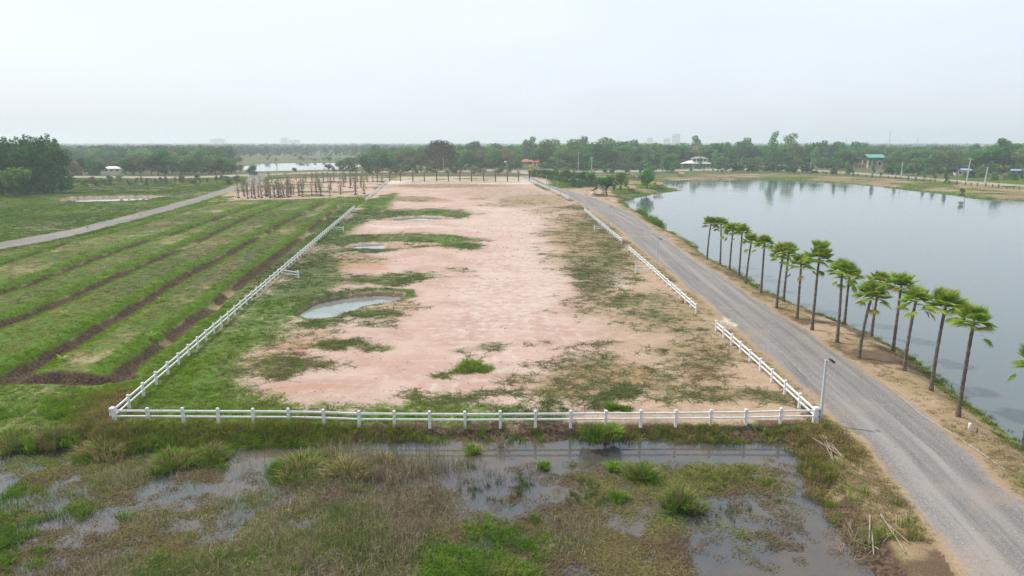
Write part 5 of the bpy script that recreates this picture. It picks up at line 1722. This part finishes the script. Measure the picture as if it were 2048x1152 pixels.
# white sacks by the pavilion
M_SACK = simple_mat('white_sack', (.66, .63, .57), .85, .12, 3)
for k, (px, py) in enumerate(((1184, 388), (1187, 390), (1182, 390.5), (1185.5, 386.5))):
    bm = bmesh.new()
    bmesh.ops.create_icosphere(bm, subdivisions=2, radius=.5)
    for v in bm.verts:
        v.co = Vector((v.co.x * 1.25, v.co.y * .8, v.co.z * .7 if v.co.z > 0 else v.co.z * .45)) * RNG.uniform(.92, 1.06)
    me = bpy.data.meshes.new('white_sack'); bm.to_mesh(me); bm.free(); me.materials.append(M_SACK)
    o = link('white_sack', me); o.location = on_ground(px, py) + Vector((0, 0, .2)); o.rotation_euler.z = k
    tag(o, 'plump white sack lying beside the thatched pavilion', 'sack', 'white sacks beside the pavilion')
# jetty
a, b = G(1341, 361, Z_LAKE + .5), G(1382, 359.5, Z_LAKE + .5)
t = tag(empty('jetty', a, math.atan2(b.y - a.y, b.x - a.x)), 'pale low jetty on dark piles at the head of the lake', 'jetty')
L = (b - a).length
M_PALEW = simple_mat('bleached_planks', (.52, .47, .38), .85, .2, 2)
for k in range(12):
    m = MB(); m.box((L * (k + .5) / 12, 0, .12), (L / 12 - .03, 2.2, .10)); m.part('plank', M_PALEW, t)
for k in range(6):
    for sy in (-.9, .9):
        m = MB(); m.tube([(L * (k + .5) / 6, sy, -1.6), (L * (k + .5) / 6, sy, .06)], .10, 7); m.part('pile', M_WOODP, t)
# raft
p = G(1579, 358, Z_LAKE + .05)
t = tag(empty('raft', p), 'small straw raft resting on the far lake shallows', 'raft')
m = MB(); m.box((0, 0, .15), (3.0, 1.8, .3)); m.part('float', M_WOODP, t)
m = MB(); m.box((0, 0, .5), (2.4, 1.4, .4), taper=.6); m.part('straw_top', M_STRAW, t)

# ------------------------------------------------------------------ houses
M_GREENR = simple_mat('green_metal_roof', (.10, .42, .30), .45, .12, .8, spec=.4)
M_REDR = simple_mat('red_tile_roof', (.45, .15, .10), .7, .2, .8)
M_WHITER = simple_mat('white_metal_roof', (.78, .74, .70), .5, .1, .5)
M_GREYR = simple_mat('grey_tile_roof', (.27, .25, .25), .7, .2, .8)
M_TEAL = simple_mat('teal_wall', (.12, .36, .40), .7, .15, .8)
M_BLUE = simple_mat('blue_sheet', (.22, .36, .50), .5, .12, .8)
M_PINKW = simple_mat('rose_wall', (.50, .33, .26), .8, .15, .8)

def hip(w, d, h, z, over, ridge):
    m = MB()
    x, y = w / 2 + over, d / 2 + over
    r = ridge * w / 2
    vs = [(-x, -y, z), (x, -y, z), (x, y, z), (-x, y, z), (-r, 0, z + h), (r, 0, z + h), (-x, -y, z - .18), (x, -y, z - .18), (x, y, z - .18), (-x, y, z - .18)]
    m.add(vs, [(0, 1, 5, 4), (1, 2, 5), (2, 3, 4, 5), (3, 0, 4), (6, 9, 8, 7), (0, 6, 7, 1), (1, 7, 8, 2), (2, 8, 9, 3), (3, 9, 6, 0)])
    return m

def house(name, label, px, py, w, d, h, roofh, wall, roof, rz=0.0, ridge=.5, nwin=4, cat='house', over=.7):
    t = tag(empty(name, on_ground(px, py), rz), label, cat)
    m = MB(); m.box((0, 0, h / 2 - .1), (w, d, h + .2)); m.part('wall', wall, t)
    hip(w, d, roofh, h + .05, over, ridge).part('roof', roof, t)
    for k in range(nwin):
        x = -w / 2 + w * (k + .5) / nwin
        m = MB(); m.box((x, -d / 2 - .03, h * .55), (w / nwin * .5, .06, h * .38)); wi = m.part('window', M_GLASS, t)
        m = MB(); m.box((x, -d / 2 - .06, h * .33), (w / nwin * .58, .14, .10)); m.part('sill', M_WALLW, wi)
    return t
# villa with a white skirt roof
t = tag(empty('villa', on_ground(1392, 334), R(-4)), 'two storey villa with white lower roof, grey top roof and teal walls', 'house')
m = MB(); m.box((0, 0, 1.3), (19, 9, 3)); m.part('wall', M_TEAL, t)
for k in range(7):
    m = MB(); m.box((-8 + k * 2.7, -4.53, 1.3), (1.4, .06, 1.7)); m.part('window', M_GLASS, t)
hip(19, 9, 2.2, 2.9, 1.1, .55).part('lower_roof', M_WHITER, t)
m = MB(); m.box((2.2, .3, 5.1), (11, 6, 2.6)); m.part('upper_wall', M_WALLW, t)
for k in range(4):
    m = MB(); m.box((-1.8 + k * 2.7, -2.73, 5.3), (1.8, .06, 1.5)); m.part('window', M_GLASS, t)
mm = hip(11, 6, 1.6, 6.45, .9, .5); mm.v = [(v[0] + 2.2, v[1] + .3, v[2]) for v in mm.v]; mm.part('roof', M_GREYR, t)
m = MB(); m.box((-11.2, -2, 2.6), (5, 6, .25), rot=(0, -.16, 0)); m.part('porch_roof', M_WHITER, t)
for sy in (-4.4, .4):
    m = MB(); m.tube([(-13, sy, -.2), (-13, sy, 2.2)], .12, 7); m.part('porch_post', M_WALLW, t)
# green roofed hall
t = tag(empty('green_roof_hall', on_ground(1744, 336), R(12)), 'tall open hall under a bright green metal gable roof', 'hall')
for sx in (-6.2, -2.1, 2.1, 6.2):
    for sy in (-3, 3):
        m = MB(); m.box((sx, sy, 3.4), (.55, .55, 7.2)); m.part('pillar', M_WALLW, t)
m = MB(); m.box((0, 0, 6.2), (13.6, 7.2, .4)); m.part('gallery_floor', M_WOODP, t)
m = MB(); m.box((0, 0, 7.1), (13.0, 6.6, 1.4)); m.part('gallery_wall', M_WOODP, t)
m = MB(); m.box((4.3, .5, 2.9), (4.2, 5.6, 6.0)); m.part('stair_room', M_WALLW, t)
m = MB(); m.box((4.3, -2.33, 3.2), (1.6, .06, 2.2)); m.part('window', M_GLASS, t)
gable(13.5, 8, 2.4, .9, .12, M_GREENR, 'roof', t, 7.9)
house('clay_shed', 'low orange clay coloured shed beside the green roofed hall', 1719, 336, 6, 4, 2.6, 1.0, M_PINKW, M_REDR, R(10), nwin=2, cat='shed')
house('blue_shed', 'small shed with a pale blue sheet roof by the leaning pole', 1924, 351, 7.5, 6, 3.2, .8, M_WALLW, M_BLUE, R(-8), .9, 3, 'shed')
house('blue_hut', 'bright blue roofed hut half hidden in scrub', 2027, 350, 7, 5, 2.6, .8, M_GREYR, M_BLUE, R(-8), .9, 2, 'hut')
house('red_roof_house', 'red tiled house by the yellow green bamboo', 1069, 331, 9, 7, 3.0, 2.4, M_WALLW, M_REDR, R(5), .35, 3)
house('red_roof_house', 'faded red roofed house half hidden beside the brown palm row end', 1052, 330, 8, 7, 2.8, 2.0, M_PINKW, M_REDR, R(-8), .4, 3)
house('bungalow', 'cream roofed bungalow peeking out by the purple blossom tree', 229, 345, 10, 7, 2.6, 1.2, M_WALLW, M_WHITER, R(6), .6, 3)
house('grey_shed', 'low grey roofed shed behind the hedge end', 1084, 349, 12, 6, 2.4, .9, M_GREYR, M_GREYR, R(4), .85, 4, 'shed')
house('low_shed', 'low pale grey shed among the rounded shrubs', 1155, 369, 6, 4, 2.0, .7, M_GREYR, M_GREYR, R(20), .85, 2, 'shed')
house('pond_shed', 'long flat roofed shed among trees beyond the broad pond', 764, 325, 16, 7, 3.2, .7, M_WOODP, M_GREYR, R(3), .9, 4, 'shed')
house('cream_annex', 'cream walled annex behind the flat white yard wall', 1006, 332, 12, 7, 3.0, 1.0, M_WALLW, M_WHITER, R(0), .8, 4)
# yard wall
p = on_ground(1592, 336)
t = tag(empty('yard_wall', p, R(-3)), 'long low white yard wall beyond the far lake road', 'wall')
for k in range(12):
    m = MB(); m.box((-15 + k * 2.6, 0, .75), (2.56, .16, 1.6)); m.part('panel', M_WHITER, t)
    m = MB(); m.box((-16.28 + k * 2.6, -.05, .9), (.24, .3, 2.0)); m.part('pillar', M_WALLW, t)
house('gatehouse', 'small white gatehouse at the end of the yard wall', 1556, 340, 8, 5, 2.8, .8, M_WALLW, M_GREYR, R(0), .8, 4)

# ------------------------------------------------------------------ power poles
def power_pole(label, px, py, tp, lean=0.0, arm=True):
    p = on_ground(px, py)
    d = proj(p.x, p.y, p.z)[2]
    h = (py - tp) * d / FPX
    t = tag(empty('power_pole', p), label, 'power pole', 'concrete power poles along the back road')
    t.rotation_euler = (0, lean, 0)
    m = MB(); m.box((0, 0, h / 2 - .3), (.42, .42, h + .6), taper=.6); m.part('pole', M_CONC, t)
    if arm:
        m = MB(); m.box((0, -.18, h - .5), (2.4, .14, .16)); ar = m.part('crossarm', M_CONC, t)
        for k in (-1.0, -.35, .35, 1.0):
            m = MB(); m.tube([(k, -.18, h - .42), (k, -.18, h - .18)], [.09, .05], 6); m.part('insulator', M_WALLW, ar)
power_pole('concrete power pole before the huge dome shaped tree', 887, 342, 297)
power_pole('concrete power pole above the middle of the hedge', 1156, 346, 305)
power_pole('concrete power pole with a pale lamp beside the lawn', 1183, 348, 315)
power_pole('concrete power pole behind the mirrored tree', 1290, 340, 317)
power_pole('slightly leaning tall power pole beside the blue sheet roof', 1932, 368, 317, R(3))
power_pole('plain leaning pole on the scrub edge of the far lake road', 1969, 367, 334, R(4), False)
power_pole('slim pale pole before the scrub past the green roofed hall', 1802, 354, 325, 0, False)
power_pole('slim pale pole near the yard wall', 1620, 347, 325, 0, False)
power_pole('slim pale pole before the villa', 1387, 344, 326, 0, False)
power_pole('slim pale pole on the bank between villa and yard wall', 1475, 342, 324, 0, False)
power_pole('slim pole on the bank of the broad pale pond', 555, 353, 322, 0, False)
# wires between the two middle poles
M_WIRE = simple_mat('wire', (.10, .10, .10), .6, .1)
A, B = on_ground(887, 342), on_ground(1156, 346)
for k, dx in enumerate((-.9, .9)):
    m = MB()
    hA, hB = 13.8, 12.4
    m.tube([Vector((0, 0, hA)).lerp(Vector((B.x - A.x, B.y - A.y, hB)), i / 12) + Vector((dx * .3, dx, -1.6 * 4 * (i / 12) * (1 - i / 12))) for i in range(13)], .03, 4)
    o = link('power_line', m.mesh('power_line', M_WIRE)); o.location = A
    tag(o, 'thin sagging power line strung between concrete poles', 'wire', 'power lines behind the plot')

# ------------------------------------------------------------------ skyline
def tower_block(label, px, y, w, top_py, floors, base_w=None, d=18):
    x = (px - 1024) / FPX * (y * CP + H * SP)
    h = H + (HOR - top_py) * y / FPX
    t = tag(empty('apartment_block', (x, y, -.5)), label, 'building')
    ww = w * y / FPX
    m = MB(); m.box((0, 0, h / 2), (ww, d, h)); m.part('wall', M_WALLW, t)
    m = MB(); m.box((ww * .1, 0, h + 1.2), (ww * .3, d * .5, 2.4)); m.part('roof_house', M_GREYR, t)
    for k in range(floors):
        m = MB(); m.box((0, -d / 2 - .1, h * (k + .6) / floors), (ww * .92, .2, h / floors * .38)); m.part('window_band', M_GLASS, t)
tower_block('hazy high rise block on the skyline above the villa', 1351, 4420, 16, 269, 12)
tower_block('hazy lower block beside the high rise on the skyline', 1333, 4590, 13, 277, 7)
tower_block('small hazy block on the skyline above the lawn', 1299, 4590, 12, 276, 8)
tower_block('hazy block on the skyline above the hedge', 1165, 4760, 10, 272, 9)
tower_block('long hazy block on the skyline above the sapling row', 437, 4420, 28, 278, 6)
tower_block('hazy stepped block on the skyline above the broad pond', 570, 4420, 14, 276, 7)
tower_block('wide hazy block on the skyline beside the stepped one', 590, 4590, 22, 280, 5)
tower_block('squat hazy block on the skyline over the dark tree clump', 76, 4420, 14, 275, 6)
def mast(label, px, y, top_py, bw):
    x = (px - 1024) / FPX * (y * CP + H * SP)
    h = H + (HOR - top_py) * y / FPX
    t = tag(empty('lattice_mast', (x, y, -.5)), label, 'mast')
    for sx in (-1, 1):
        for sy in (-1, 1):
            m = MB(); m.tube([(sx * bw, sy * bw, 0), (sx * bw * .25, sy * bw * .25, h * .7), (sx * .3, sy * .3, h)], .32, 4); m.part('leg', M_CONC, t)
    for k in range(7):
        z = h * (k + .6) / 7.5
        q = bw * max(.2, 1 - z / h)
        m = MB(); m.box((0, -q, z), (2 * q, .3, .3)); m.box((0, q, z), (2 * q, .3, .3)); m.part('brace', M_CONC, t)
    for z in (.78, .88, .96):
        m = MB(); m.box((0, 0, h * z), (bw * 1.7, .4, .4)); m.part('arm', M_CONC, t)
mast('tall faint lattice mast on the skyline beyond the green roofed hall', 1777, 2300, 261, 3.5)
mast('short faint lattice mast on the skyline between hall and yard wall', 1692, 2500, 277, 3)
mast('short faint lattice mast on the skyline past the green roofed hall', 1834, 2500, 277, 3)

# ------------------------------------------------------------------ the hazy air
hz = bpy.data.materials.new('hazy_air')
hz.use_nodes = True
hn = hz.node_tree
for n_ in list(hn.nodes):
    if n_.type != 'OUTPUT_MATERIAL':
        hn.nodes.remove(n_)
pv = hn.nodes.new('ShaderNodeVolumePrincipled')
pv.inputs['Color'].default_value = (.87, .94, 1.0, 1)
pv.inputs['Density'].default_value = .00030
pv.inputs['Anisotropy'].default_value = .25
hn.links.new(pv.outputs[0], hn.nodes['Material Output'].inputs['Volume'])
m = MB(); m.box((0, 5500, 36), (30000, 18000, 81))
tag(link('haze', m.mesh('haze', hz)), 'pale bluish haze filling the air over the plain', 'haze', kind='stuff')
